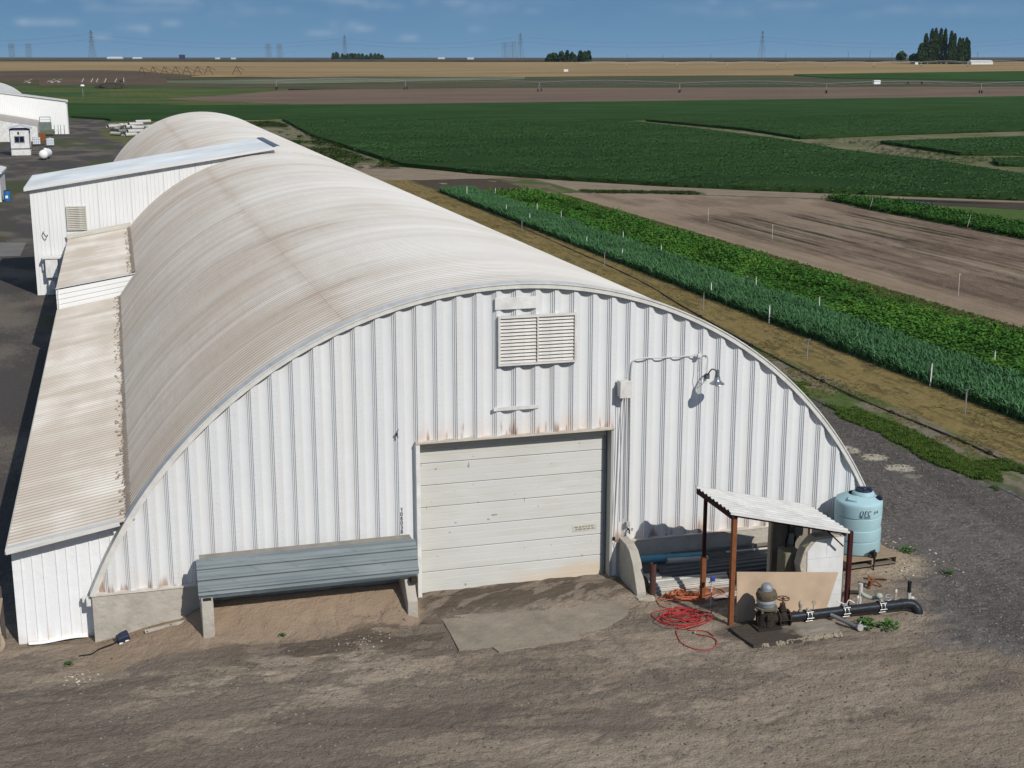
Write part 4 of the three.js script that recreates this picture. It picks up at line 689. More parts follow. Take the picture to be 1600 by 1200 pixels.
{
  const t = thing('floodlight', 'dark blue lamp housing with two white lenses lying at the foot of the footing', 'floodlight', [-8.84, -0.085, 0.36], 0.22);
  mesh('housing', [rbox(0.27, 0.18, 0.2, 0.05, [0, 0.08, 0], [0.2, 0, 0.25], 4), rbox(0.2, 0.07, 0.14, 0.03, [0.02, 0.16, -0.02], [0.1, 0, 0.3], 3)], std([0.022, 0.028, 0.055], 0.35), t);
  mesh('lens', rbox(0.085, 0.045, 0.03, 0.012, [-0.065, 0.0, 0.11]), std([0.75, 0.74, 0.7], 0.2), t);
  mesh('lens', rbox(0.085, 0.045, 0.03, 0.012, [0.065, 0.03, 0.10]), std([0.75, 0.74, 0.7], 0.2), t);
  mesh('power_cord', tube([[-0.1, 0.03, 0.02], [-0.28, 0.0, 0.06], [-0.5, -0.06, 0.02], [-0.7, -0.1, 0.1], [-0.95, -0.1, 0.08]], 0.015, 40, 6), MAT.rubber, t);
}
// lean-to foot: a loose white flashing strip and junk timber behind the corner
{
  const t = thing('flashing_strip', 'bent white metal strip lying along the foot of the lean-to wall', 'metal strip', [-10.2, -0.19, -0.3], 0.1);
  mesh('strip', ribSheet(lin(-0.6, 0.62, 12), [0, 0.5, 1], (u, v) => [u, 0.03 + 0.02 * Math.sin(u * 5) + (v === 0.5 ? 0.03 : 0), (v - 0.5) * -0.16 + 0.12 * u * 0.4], (u, v) => [u, v]), MAT.whitePlain, t);
  const r = rng(71), P = [['grey weathered plank leaning on the lean-to corner, tallest of the junk', [-11.42, -0.1, -0.85], 1.5, 0.14, MAT.greyWood, -0.12, 0.16], ['dark plank tipped beside the tall grey plank at the lean-to corner', [-11.3, -0.1, -0.5], 1.15, 0.1, worn([0.09, 0.08, 0.075], 0.95), -0.22, 0.04], ['pale split board in front of the junk at the lean-to corner', [-11.52, -0.1, -0.42], 0.95, 0.13, MAT.wood, -0.1, -0.22], ['short bleached board lowest in the junk at the lean-to corner', [-11.36, -0.1, -0.22], 0.62, 0.12, worn([0.42, 0.36, 0.27], 0.95), -0.3, 0.12]];
  for (const [lab, p, h, w, m, rx, rz] of P) { const q = thing('junk_board', lab, 'board', p); const b = mesh('board', boxUV(rbox(w, h, 0.035, 0.008, [0, h / 2, 0])), m, q); b.rotation.set(rx, r() * 0.6, rz); }
  const s = thing('junk_sack', 'crumpled pale sack lying among the boards at the lean-to corner', 'sack', [-11.48, -0.15, -0.12]);
  { const g = new THREE.IcosahedronGeometry(0.26, 4), p = g.attributes.position; for (let i = 0; i < p.count; i++) { const x = p.getX(i), y = p.getY(i), z = p.getZ(i), n = 1 + 0.45 * (fbm(x * 6 + 9, z * 6 + y * 5, 3, 881) - 0.5); p.setXYZ(i, x * n * 0.8, y * n * 0.9 + 0.12, z * n); } g.computeVertexNormals(); mesh('sack_cloth', g, worn([0.40, 0.33, 0.25], 0.95), s); }
}

// ---------------------------------------------------------------- pump corner on the right
{
  const t = thing('pump_shelter', 'open shelter with white corrugated roof on rusty steel posts', 'shelter', [0, 0, 0]);
  const RX0 = 3.80, RX1 = 6.68, ry = x => 2.60 + (x - 3.85) * -0.245, prof = ribs(1.52, 3.46, 0.19, 0.032, [0, 0.3, 0.45, 0.8, 0.95]);
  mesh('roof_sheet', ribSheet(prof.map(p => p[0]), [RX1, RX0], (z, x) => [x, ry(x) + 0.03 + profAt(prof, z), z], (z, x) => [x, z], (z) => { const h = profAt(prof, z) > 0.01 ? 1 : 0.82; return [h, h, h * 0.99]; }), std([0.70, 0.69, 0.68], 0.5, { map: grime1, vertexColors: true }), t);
  for (const z of [1.6, 2.48, 3.37]) mesh('rafter', boxUV(beam([RX0 + 0.06, ry(RX0 + 0.06) - 0.025, z], [RX1 - 0.04, ry(RX1 - 0.04) - 0.025, z], 0.05, 0.085)), MAT.maroon, t);
  mesh('edge_beam', boxUV(beam([3.88, ry(3.88) - 0.06, 1.54], [3.88, ry(3.88) - 0.06, 3.44], 0.06, 0.13)), worn([0.05, 0.02, 0.022], 0.8), t);
  mesh('edge_beam', boxUV(beam([6.6, ry(6.6) - 0.06, 1.54], [6.6, ry(6.6) - 0.06, 3.44], 0.05, 0.07)), MAT.maroon, t);
  mesh('post', [boxUV(box2(3.94, 4.04, -0.1, 1.02, 1.70, 1.80))], MAT.rust, t);
  mesh('post', [boxUV(box2(3.955, 4.025, 1.02, 2.45, 1.715, 1.785))], MAT.maroon, t);
  mesh('post', [boxUV(box2(3.92, 4.02, -0.1, 2.48, 3.26, 3.36))], MAT.rust, t);
  mesh('post', [boxUV(box2(6.88, 6.97, -0.1, 1.80, 3.06, 3.15))], MAT.maroon, t);
  mesh('post', [boxUV(box2(6.62, 6.70, -0.1, 1.84, 1.6, 1.68))], MAT.maroon, t);
  mesh('brace', [beam([6.7, 1.5, 3.2], [6.25, 1.93, 3.2], 0.03, 0.03), beam([6.66, 1.88, 3.0], [6.82, 1.84, 3.17], 0.04, 0.04)], MAT.maroon, t);
  mesh('gutter_lip', beam([RX0, ry(RX0) + 0.012, 3.475], [RX1, ry(RX1) + 0.012, 3.475], 0.012, 0.045), MAT.white, t);
}
{ // broken foam-core wall panel
  const t = thing('broken_wall_panel', 'white foam-core wall panel with a broken upper corner under the shelter', 'wall panel', [0, 0, 0]);
  const out = [[5.95, -0.1], [5.96, 0.5], [5.98, 1.0], [5.965, 1.38], [6.03, 1.47], [6.13, 1.57], [6.18, 1.64], [6.86, 1.65], [6.90, -0.1]];
  mesh('core', boxUV(extr([[5.86, -0.1], [5.84, 0.35], [5.90, 0.7], [5.82, 1.05], [5.88, 1.3], [5.94, 1.45], [6.06, 1.58], [6.16, 1.68], [6.85, 1.68], [6.89, -0.1]], 0.26, 0.015).translate(-0.04, 0, 2.718)), worn([0.50, 0.46, 0.38], 0.95, { bumpScale: 0.02, bumpMap: bump1 }), t);
  const w = std([0.74, 0.75, 0.76], 0.55, { map: rept(grimeTile, 0.5) });
  mesh('face_sheet', boxUV(extr(out, 0.012).translate(-0.04, 0, 3.0)), w, t);
  mesh('seam', [box2(5.95, 6.82, 1.19, 1.198, 3.0122, 3.0145), box2(6.4, 6.406, 1.2, 1.6, 3.0122, 3.0145), box2(5.93, 6.84, 0.62, 0.628, 3.0122, 3.0145), box2(5.93, 6.84, 0.28, 0.288, 3.0122, 3.0145)], std([0.45, 0.45, 0.46], 0.8), t);
}
{
  const t = thing('plywood_board', 'tan sheet of plywood leaning behind the pump', 'plywood', [4.22, 0, 3.16]);
  const b = mesh('sheet', boxUV(extr([[-0.03, -0.06], [2.13, -0.06], [2.44, 0.86], [-0.05, 1.13]].map(([x, y]) => [x, y]), 0.016)), std([0.56, 0.425, 0.31], 0.8, { map: rept(grimeTile, 0.35), bumpMap: bump3, bumpScale: 0.001 }), t); b.rotation.x = -0.055;
}
{
  const t = thing('control_cabinet', 'olive grey control cabinet with rusty foot under the shelter', 'cabinet', [6.02, -0.08, 2.25]);
  mesh('case', rbox(0.42, 1.28, 0.4, 0.02, [-0.18, 0.64, 0.1]), worn([0.21, 0.20, 0.145], 0.7), t);
  mesh('rust_band', rbox(0.425, 0.35, 0.405, 0.02, [-0.18, 0.18, 0.1]), worn([0.22, 0.135, 0.05], 0.9), t);
  mesh('handle', rbox(0.03, 0.14, 0.05, 0.01, [-0.12, 0.95, 0.32]), MAT.black, t);
  const s = thing('switch_board', 'weathered upright board carrying grey switch boxes at the back of the shelter', 'switch board', [5.66, -0.08, 1.72]);
  mesh('back_board', boxUV(box2(0, 0.95, 0, 1.98, -0.02, 0.02)), worn([0.27, 0.245, 0.2], 0.95), s);
  mesh('edge_strip', boxUV(box2(-0.03, 0.02, 0, 1.98, -0.06, 0.08)), worn([0.46, 0.40, 0.32], 0.9), s);
  for (const [x, y, w, h, c] of [[0.26, 0.95, 0.14, 0.42, [0.45, 0.47, 0.47]], [0.47, 1.35, 0.13, 0.26, [0.3, 0.31, 0.3]], [0.66, 1.55, 0.2, 0.3, [0.24, 0.25, 0.2]], [0.5, 1.72, 0.12, 0.16, [0.5, 0.52, 0.52]]]) mesh('switch_box', rbox(w, h, 0.12, 0.012, [x, y, 0.09]), worn(c, 0.6), s);
  mesh('cable', [tube([[0.42, 1.75, 0.06], [0.40, 1.45, 0.1], [0.36, 1.2, 0.08], [0.42, 1.0, 0.1]], 0.02, 20, 6), tube([[0.6, 1.4, 0.08], [0.56, 1.15, 0.12], [0.62, 0.95, 0.1]], 0.02, 20, 6)], MAT.rubber, s);
}
{
  const slab = thing('pump_slab', 'low oil-stained concrete slab under the pump and pipe', 'slab', [0, 0, 0]);
  const sm2 = dtex(512, 512, (u, v) => { const x = 3.7 + u * 2.6, z = 3.4 + v * 1.3, n = fbm(x * 3, z * 3, 4, 891); return mix3(mix3([0.24, 0.205, 0.16], [0.30, 0.26, 0.21], n), [0.052, 0.042, 0.035], sm(5.35, 4.75, x + (n - 0.5) * 0.9 - (z - 3.9) * 0.35) * 0.92); });
  const g = flat([[3.82, 3.56], [3.84, 4.05], [3.92, 4.56], [4.9, 4.60], [6.02, 4.47], [6.17, 3.95], [6.15, 3.5], [5, 3.42]], -0.06, 0.115); const p = g.attributes.position, uv = g.attributes.uv; for (let i = 0; i < p.count; i++) uv.setXY(i, (p.getX(i) - 3.7) / 2.6, (p.getZ(i) - 3.4) / 1.3);
  mesh('slab_top', g, std([1, 1, 1], 0.9, { map: sm2, bumpMap: bumpTile, bumpScale: 0.03 }), slab);
  mesh('broken_edge', (() => { const r = rng(91), l = []; for (let i = 0; i < 60; i++) { const x = 4.1 + r() * 1.9; l.push(rbox(0.05 + r() * 0.08, 0.05 + r() * 0.05, 0.05 + r() * 0.05, 0.012, [x, 0.015, mix(4.58, 4.48, (x - 4.1) / 1.9) + (r() - 0.5) * 0.05], [r(), r() * 3, r()], 1)); } return l; })(), worn([0.34, 0.29, 0.22], 0.95), slab).userData.kind = 'stuff';
}
{ // vertical pump: casting, motor, cap
  const t = thing('water_pump', 'vertical irrigation pump with rusty casting and grey domed motor cap', 'pump', [4.60, 0.05, 3.72]);
  mesh('base_plate', [rbox(0.56, 0.05, 0.52, 0.012, [0, 0.025, 0])], MAT.darkIron, t);
  mesh('discharge_head', [cyl(0.17, 0.22, 0.4, [0, 0.25, 0], [0, 0.3, 0], 8), rbox(0.1, 0.3, 0.44, 0.02, [-0.02, 0.2, 0]), rbox(0.44, 0.3, 0.1, 0.02, [0, 0.2, 0]), cyl(0.13, 0.13, 0.3, [0.2, 0.17, 0], [0, 0, Math.PI / 2], 20), rbox(0.12, 0.12, 0.1, 0.02, [-0.02, 0.28, 0.2]), ...[0, 1, 2, 3, 4, 5].map(i => cyl(0.022, 0.022, 0.05, [0.2 * Math.cos(i * 1.047), 0.07, 0.2 * Math.sin(i * 1.047)], [0, 0, 0], 6))], MAT.darkIron, t);
  mesh('motor_flange', [cyl(0.245, 0.235, 0.04, [0, 0.455, 0], [0, 0, 0], 24), ...[0, 1, 2, 3].map(i => rbox(0.1, 0.1, 0.05, 0.015, [0.2 * Math.cos(i * 1.57 + 0.8), 0.42, 0.2 * Math.sin(i * 1.57 + 0.8)], [0, -i * 1.57 - 0.8, 0]))], worn([0.19, 0.165, 0.13], 0.8), t);
  mesh('motor_body', lathe([[0.16, 0.47], [0.185, 0.48], [0.195, 0.55], [0.205, 0.57], [0.215, 0.58], [0.215, 0.62], [0.20, 0.635], [0.20, 0.655]], [0, 0, 0], 32), worn([0.34, 0.375, 0.39], 0.5, { metalness: 0.2 }), t);
  mesh('motor_shroud', [lathe([[0.2, 0.655], [0.218, 0.665], [0.222, 0.72], [0.215, 0.79], [0.20, 0.835], [0.13, 0.85]], [0, 0, 0], 32), ...[0, 1, 2, 3, 4, 5, 6, 7].map(i => rbox(0.09, 0.05, 0.02, 0.005, [0.216 * Math.cos(i * 0.785 + 0.3), 0.745, 0.216 * Math.sin(i * 0.785 + 0.3)], [0, -i * 0.785 + 1.27, 0]))], worn([0.135, 0.108, 0.076], 0.75), t);
  mesh('motor_cap', lathe([[0.135, 0.845], [0.132, 0.90], [0.118, 0.945], [0.085, 0.985], [0.04, 1.0], [0, 1.003]], [0, 0, 0], 28), worn([0.30, 0.33, 0.36], 0.45, { metalness: 0.2 }), t);
}
{
  const t = thing('gate_valve', 'rusty gate valve with a spoked handwheel beside the pump', 'valve', [5.0, 0.2, 3.72]);
  const rot = [0, 0, Math.PI / 2];
  mesh('valve_body', [cyl(0.12, 0.12, 0.3, [0, 0, 0], rot, 20), cyl(0.19, 0.19, 0.035, [-0.12, 0, 0], rot, 24), cyl(0.19, 0.19, 0.035, [0.13, 0, 0], rot, 24), sph(0.15, [0, 0.03, 0], [0.75, 1.15, 1]), rbox(0.16, 0.05, 0.2, 0.02, [0, 0.2, 0]), cyl(0.05, 0.085, 0.13, [0.0, 0.27, 0], [0, 0, 0], 12), ...[0, 1, 2, 3, 4, 5, 6, 7].map(i => cyl(0.016, 0.016, 0.32, [0, 0.155 * Math.cos(i * 0.785), 0.155 * Math.sin(i * 0.785)], rot, 6))], MAT.darkIron, t);
  mesh('valve_stem', [cyl(0.018, 0.018, 0.16, [0, 0.4, 0], [0, 0, 0], 10), rbox(0.12, 0.03, 0.05, 0.01, [0, 0.34, 0])], MAT.rust, t);
  mesh('handwheel', [tor(0.135, 0.013, [0, 0.455, 0], [Math.PI / 2, 0, 0]), ...[0, 1, 2, 3, 4].map(i => bar([0, 0.45, 0], [0.13 * Math.cos(i * 1.257 + 0.3), 0.456, 0.13 * Math.sin(i * 1.257 + 0.3)], 0.009, 6)), cyl(0.028, 0.028, 0.035, [0, 0.455, 0], [0, 0, 0], 12)], worn([0.15, 0.07, 0.045], 0.8), t);
}
{
  const t = thing('main_pipe', 'thick black water pipe running right from the valve to an elbow in the ground', 'pipe', [0, 0, 0]);
  mesh('pipe_run', [tube([[5.14, 0.2, 3.72], [6, 0.2, 3.72], [7.2, 0.195, 3.72], [7.95, 0.19, 3.72]], 0.105, 60, 24)], MAT.blackPipe, t);
  mesh('elbow', tube([[7.9, 0.19, 3.72], [8.08, 0.188, 3.725], [8.2, 0.165, 3.76], [8.27, 0.09, 3.83], [8.29, -0.02, 3.87], [8.29, -0.2, 3.89]], 0.112, 40, 24), MAT.blackPipe, t);
  mesh('elbow_cap', sph(0.06, [8.24, 0.28, 3.66], [1, 0.6, 1]), worn([0.6, 0.58, 0.53], 0.5), t);
  for (const x of [5.62, 6.52, 7.42]) { const g = []; for (const dx of [-0.045, 0.045]) g.push(tor(0.118, 0.013, [x + dx, 0.198, 3.72], [0, Math.PI / 2, 0], 8, 28)); g.push(box2(x - 0.03, x + 0.03, 0.31, 0.36, 3.68, 3.76)); for (const [y, z] of [[0.30, 3.82], [0.17, 3.85], [0.09, 3.80]]) { g.push(bar([x - 0.085, y, z], [x + 0.085, y, z], 0.012, 6)); } mesh('pipe_clamp', g, std([0.62, 0.62, 0.6], 0.35, { metalness: 0.6 }), t); }
  mesh('saddle', [cyl(0.128, 0.128, 0.16, [5.62, 0.198, 3.72], [0, 0, Math.PI / 2], 24), cyl(0.128, 0.128, 0.15, [6.52, 0.198, 3.72], [0, 0, Math.PI / 2], 24), cyl(0.128, 0.128, 0.14, [7.42, 0.198, 3.72], [0, 0, Math.PI / 2], 24)], MAT.black, t);
  const nick = worn([0.42, 0.39, 0.34], 0.5, { metalness: 0.3 });
  mesh('air_vent', [cyl(0.022, 0.022, 0.1, [5.44, 0.34, 3.70]), lathe([[0.03, 0.38], [0.042, 0.43], [0.045, 0.48], [0.03, 0.53], [0, 0.535]], [5.44, 0, 3.70], 16), cyl(0.05, 0.05, 0.04, [5.44, 0.31, 3.70])], nick, t);
  mesh('pressure_gauge', [cyl(0.01, 0.01, 0.14, [5.76, 0.36, 3.70]), cyl(0.05, 0.05, 0.03, [5.77, 0.46, 3.70], [Math.PI / 2 - 0.3, 0, 0.2], 20)], worn([0.36, 0.32, 0.26], 0.5), t);
  mesh('standpipe', [cyl(0.035, 0.035, 0.62, [7.08, 0.32, 3.40]), cyl(0.05, 0.05, 0.2, [7.08, 0.55, 3.40])], worn([0.62, 0.6, 0.56], 0.6), t);
  mesh('filter', [tube([[7.1, 0.42, 3.42], [7.25, 0.34, 3.5], [7.4, 0.36, 3.6]], 0.045, 20, 8), sph(0.085, [7.40, 0.42, 3.66], [1, 0.8, 1])], worn([0.42, 0.45, 0.40], 0.6), t);
  mesh('valve_wheel', [tor(0.07, 0.012, [7.58, 0.40, 3.75], [-0.2, 0, 0]), bar([7.51, 0.40, 3.75], [7.65, 0.40, 3.75], 0.008), bar([7.58, 0.33, 3.75], [7.58, 0.47, 3.75], 0.008), bar([7.58, 0.40, 3.74], [7.56, 0.25, 3.72], 0.014)], MAT.steel, t);
  for (const [x, h] of [[6.85, 0.16], [7.8, 0.2]]) mesh('bleed_tap', [cyl(0.01, 0.01, h, [x, 0.28 + h / 2, 3.70]), sph(0.032, [x, 0.30 + h, 3.70], [1, 1.6, 0.6])], worn([0.72, 0.7, 0.64], 0.5), t);
  mesh('vent_stack', [cyl(0.05, 0.04, 0.16, [8.13, 0.36, 3.70]), cyl(0.03, 0.03, 0.06, [8.13, 0.29, 3.70])], worn([0.6, 0.58, 0.53], 0.6), t);
  mesh('vent_pipe', [cyl(0.042, 0.042, 0.24, [8.13, 0.56, 3.70]), cyl(0.05, 0.05, 0.02, [8.13, 0.69, 3.70])], MAT.black, t);
  mesh('lever_handle', [tube([[6.52, 0.33, 3.72], [6.42, 0.40, 3.74], [6.3, 0.45, 3.76]], 0.013, 12, 6), tube([[6.56, 0.34, 3.72], [6.6, 0.44, 3.74], [6.72, 0.38, 3.78]], 0.013, 12, 6)], std([0.7, 0.69, 0.66], 0.4), t);
  const s = thing('side_outlet', 'grey side outlet pipe with a small coupling angled off the black pipe', 'pipe fitting', [0, 0, 0]);
  mesh('branch_pipe', tube([[6.12, 0.19, 3.82], [6.28, 0.13, 4.0], [6.42, 0.08, 4.2], [6.5, 0.05, 4.36]], 0.045, 24, 12), worn([0.17, 0.18, 0.185], 0.5), s);
  mesh('coupling', [cyl(0.075, 0.075, 0.09, [6.52, 0.07, 4.38], [1.3, 0.4, 0], 16), cyl(0.03, 0.03, 0.2, [6.60, 0.09, 4.36], [0, 0, 1.2], 10), tor(0.06, 0.014, [6.56, 0.13, 4.32], [0.5, 0.8, 0])], worn([0.42, 0.42, 0.40], 0.5, { metalness: 0.4 }), s);
}
// hoses lying in loose coils
function coil(cx, cz, rx, rz, turns, seed, r0, lift, tail) { const r = rng(seed), pts = []; const n = turns * 14; for (let i = 0; i < n; i++) { const a = i / 14 * 6.283, k = 1 - 0.55 * ((i / n + 0.3 * Math.sin(a * 0.37 + seed)) % 1); const x = cx + rx * k * Math.cos(a) + (r() - 0.5) * 0.09 + 0.2 * Math.sin(i * 0.09 + seed) + 0.1 * Math.sin(i * 0.31), z = cz + rz * k * Math.sin(a) + (r() - 0.5) * 0.09 + 0.12 * Math.cos(i * 0.13 + seed); pts.push([x, gy(x, z) + r0 + lift * (0.5 + 0.5 * Math.sin(i * 0.23 + seed)) + 0.01, z]); } for (const [x, z] of tail) pts.push([x, gy(x, z) + r0 + 0.004, z]); return tube(pts, r0, pts.length * 4, 7); }
{
  const a = thing('red_hose', 'bright red hose in a loose coil with a tail looping towards the yard', 'hose', [0, 0, 0]);
  mesh('hose', [coil(3.12, 2.72, 0.58, 0.52, 6, 3, 0.011, 0.07, [[2.75, 3.2], [2.60, 3.6], [2.55, 4.0], [2.72, 4.32], [3.0, 4.38], [3.25, 4.2], [3.3, 3.9], [3.05, 3.55]]), coil(3.2, 2.6, 0.5, 0.4, 4, 8, 0.010, 0.09, [[3.3, 3.1], [2.95, 3.3], [3.3, 3.5], [3.35, 3.8]])], std([0.36, 0.03, 0.032], 0.55), a);
  mesh('coupling', cyl(0.02, 0.02, 0.09, [3.05, 0.03, 3.52], [1.4, 0, 0.6], 10), MAT.steel, a);
  const b = thing('orange_hose', 'faded orange hose coiled in front of the corrugated pipe', 'hose', [0, 0, 0]);
  mesh('hose', [coil(3.75, 1.45, 0.62, 0.36, 7, 13, 0.012, 0.06, [[3.0, 1.5], [2.95, 1.9], [3.1, 2.1]]), coil(3.9, 1.4, 0.5, 0.3, 4, 21, 0.011, 0.08, [[4.6, 1.2], [4.7, 1.7]])], std([0.42, 0.12, 0.055], 0.6), b);
  mesh('nozzle', cyl(0.02, 0.03, 0.1, [3.1, 0.0, 2.1], [1.4, 0, 0.2], 10), MAT.steel, b);
  const s = thing('standing_tap', 'thin white standpipe with a blue tap between the rusty posts', 'standpipe', [4.05, -0.05, 2.1]);
  mesh('riser', cyl(0.018, 0.018, 0.62, [0, 0.31, 0]), worn([0.6, 0.58, 0.55], 0.6), s);
  mesh('tap_head', [rbox(0.11, 0.10, 0.07, 0.02, [0.02, 0.64, 0]), bar([0.02, 0.62, 0], [-0.09, 0.57, 0.04], 0.016)], std([0.03, 0.05, 0.28], 0.5), s);
  const w = thing('white_rubble', 'flat white scrap sheet lying beside the orange hose coil', 'scrap', [4.5, -0.02, 1.75], 0.15);
  mesh('sheet', boxUV(rbox(0.75, 0.025, 0.22, 0.006, [0.1, 0.02, 0])), worn([0.6, 0.56, 0.52], 0.8), w); mesh('offcut', boxUV(rbox(0.3, 0.03, 0.12, 0.006, [0.2, 0.05, 0.06], [0, 0.5, 0])), worn([0.55, 0.42, 0.36], 0.8), w);
}
{ // corrugated sheets and pipes against the footing
  const t = thing('corrugated_sheet_pile', 'long grey corrugated sheets rolled over against the footing behind the bollard', 'metal sheets', [0, -0.06, 0]);
  const P = (R0, n) => { const o = []; for (let i = 0; i <= n * 4; i++) { const a = -0.25 + 2.3 * i / (n * 4); o.push([a, R0 + (i % 4 < 2 ? 0.022 : 0)]); } return o; };
  const pr = P(0.40, 9);
  const mk = (x0, x1, cz, cy, R0, tilt) => ribSheet(pr.map(p => p[0]), [x1, x0], (a, x) => { const q = (profAt(pr, a) - 0.40) + R0; return [x, cy + q * Math.sin(a) * 0.72 + (x - x0) * tilt, cz + q * Math.cos(a)]; }, (a, x) => [x, a]);
  mesh('corrugated_sheet', mk(2.98, 4.95, 0.72, 0.0, 0.44, 0.0), worn([0.44, 0.43, 0.40], 0.5, { metalness: 0.2 }), t);
  mesh('corrugated_sheet', mk(3.35, 6.35, 0.50, 0.06, 0.50, 0.012), worn([0.085, 0.088, 0.092], 0.55, { metalness: 0.2 }), t);
  mesh('corrugated_sheet', mk(5.6, 6.75, 0.40, 0.02, 0.47, 0.0), worn([0.5, 0.49, 0.46], 0.5), t);
  const b = thing('blue_pipe', 'pale blue plastic pipe lying on top of the corrugated sheets', 'pipe', [0, 0, 0]);
  mesh('pipe_wall', [cyl(0.095, 0.095, 1.75, [3.78, 0.44, 0.18], [0, -0.02, Math.PI / 2 - 0.03], 28, true), cyl(0.086, 0.086, 1.75, [3.78, 0.44, 0.18], [0, -0.02, Math.PI / 2 - 0.03], 28, true)], worn([0.15, 0.38, 0.47], 0.45), b);
  const c = thing('grey_pipe', 'short pale grey pipe lying in front of the blue pipe', 'pipe', [0, 0, 0]);
  mesh('pipe_wall', [cyl(0.075, 0.075, 1.05, [4.18, 0.42, 0.40], [0, -0.02, Math.PI / 2 - 0.03], 28, true), cyl(0.066, 0.066, 1.05, [4.18, 0.42, 0.40], [0, -0.02, Math.PI / 2 - 0.03], 28, true)], worn([0.42, 0.41, 0.36], 0.55), c);
  const d = thing('white_batten', 'white batten lying on the dark corrugated sheets near the switch board', 'batten', [5.95, 0.42, 0.16], -0.03);
  mesh('batten_strip', boxUV(rbox(1.3, 0.035, 0.05, 0.005)), worn([0.7, 0.69, 0.66], 0.6), d);
  const e = thing('timber_rail', 'weathered timber rail on the ground along the right footing', 'timber', [5.3, 0.5, 0.1]);
  mesh('rail', boxUV(rbox(2.8, 0.07, 0.06, 0.008)), MAT.greyWood, e);
  const f = thing('bollard', 'short rusty brown steel bollard beside the concrete stub right of the door', 'bollard', [2.93, -0.2, 1.32]);
  mesh('tube', [cyl(0.075, 0.075, 1.0, [0, 0.5, 0], [0, 0, 0], 24, true), cyl(0.066, 0.066, 1.0, [0, 0.5, 0], [0, 0, 0], 24, true)], worn([0.10, 0.052, 0.045], 0.8), f);
  mesh('fill', cyl(0.066, 0.066, 0.02, [0, 0.93, 0]), MAT.darkIron, f);
  const h = thing('kerb_block', 'pale concrete block at the foot of the stub right of the door', 'concrete block', [2.72, -0.03, 1.40], 0.05);
  mesh('block', boxUV(rbox(0.42, 0.16, 0.2, 0.015)), worn([0.48, 0.44, 0.37], 0.95), h);
}
{ // tank on its pallet
  const t = thing('water_tank', 'pale blue plastic water tank with black lid beside the right end of the building', 'tank', [8.52, 0.375, 0.70]); t.scale.set(0.865, 1.05, 0.865);
  const tm = std([0.39, 0.585, 0.64], 0.45, { map: rept(grimeTile, 0.35), bumpMap: bump1, bumpScale: 0.002 });
  const prof = [[0, 0], [0.63, 0], [0.655, 0.03]]; const y1 = 1.18;
  for (const y of [0.30, 0.31, 0.33, 0.34, 0.57, 0.58, 0.60, 0.61, 0.86, 0.87, 0.89, 0.90]) prof.push([(Math.round(y * 100) % 10 === 1 || Math.round(y * 100) % 10 === 3 || y === 0.58 || y === 0.60 || y === 0.87 || y === 0.89) ? 0.637 : 0.66, y]);
  prof.push([0.66, y1 - 0.03], [0.653, y1 + 0.02], [0.625, y1 + 0.06], [0.40, y1 + 0.155], [0.30, y1 + 0.185]);
  mesh('tank_shell', lathe(prof, [0, 0, 0], 72), tm, t);
  mesh('manway_collar', [lathe([[0.34, y1 + 0.14], [0.33, y1 + 0.2], [0.27, y1 + 0.255], [0.235, y1 + 0.26]], [0.09, 0, 0.08], 8), rbox(0.16, 0.12, 0.3, 0.03, [-0.36, y1 + 0.1, 0.3], [0.2, 0.8, 0.1], 3)], tm, t);
  mesh('tank_lid', [lathe([[0.238, y1 + 0.255], [0.242, y1 + 0.29], [0.21, y1 + 0.305], [0, y1 + 0.31]], [0.09, 0, 0.08], 32), cyl(0.07, 0.09, 0.03, [0.09, y1 + 0.32, 0.08], [0, 0, 0], 16), ...[0, 1, 2, 3, 4, 5].map(i => box(0.2, 0.015, 0.02, [0.09 + 0.13 * Math.cos(i * 1.047), y1 + 0.313, 0.08 + 0.13 * Math.sin(i * 1.047)], [0, -i * 1.047, 0]))], std([0.022, 0.026, 0.05], 0.5), t);
  mesh('fitting', [cyl(0.075, 0.085, 0.06, [0.42, y1 + 0.11, 0.34], [0.5, 0, -0.5], 14), sph(0.055, [0.43, y1 + 0.15, 0.36], [1, 0.8, 1]), rbox(0.07, 0.09, 0.07, 0.015, [0.45, y1 + 0.13, 0.40])], std([0.02, 0.022, 0.04], 0.5), t);
  mesh('outlet_valve', [cyl(0.045, 0.045, 0.2, [0.10, 0.09, 0.72], [Math.PI / 2, 0, 0], 14), rbox(0.13, 0.13, 0.12, 0.03, [0.10, 0.09, 0.80], [0, 0.3, 0], 3), rbox(0.2, 0.03, 0.05, 0.01, [0.05, 0.17, 0.8], [0, 0.3, 0.1]), cyl(0.035, 0.035, 0.2, [0.10, -0.06, 0.82], [0.15, 0, 0], 12)], MAT.black, t);
  mesh('drain_hose', tube([[0.10, -0.1, 0.83], [0.08, -0.2, 0.85], [0.05, -0.29, 0.9]], 0.02, 12, 8), MAT.rubber, t);
  const ink = std([0.012, 0.02, 0.075], 0.6), wrap = (g, a0, y, sk = 0, tiltY = 0) => { const p = g.attributes.position; for (let i = 0; i < p.count; i++) { const x = p.getX(i) + p.getY(i) * sk, a = a0 + x / 0.664, r = 0.6615 + p.getZ(i); p.setXYZ(i, r * Math.sin(a), y + p.getY(i) + x * tiltY, r * Math.cos(a)); } g.computeVertexNormals(); return g; };
  mesh('lettering', [wrap(textGeo('QFC', 0.115, 0.003, serif), 0.0 - 0.26 + 0.02, 1.02, 0.3), wrap(textGeo('787-0555', 0.058, 0.003), -0.26, 0.945), wrap(textGeo('514', 0.07, 0.003), 0.27, 1.045, 0, 0.12)], ink, t);
  const p = thing('pallet', 'weathered wooden pallet under the blue water tank', 'pallet', [8.55, 0.16, 0.74], 0.05);
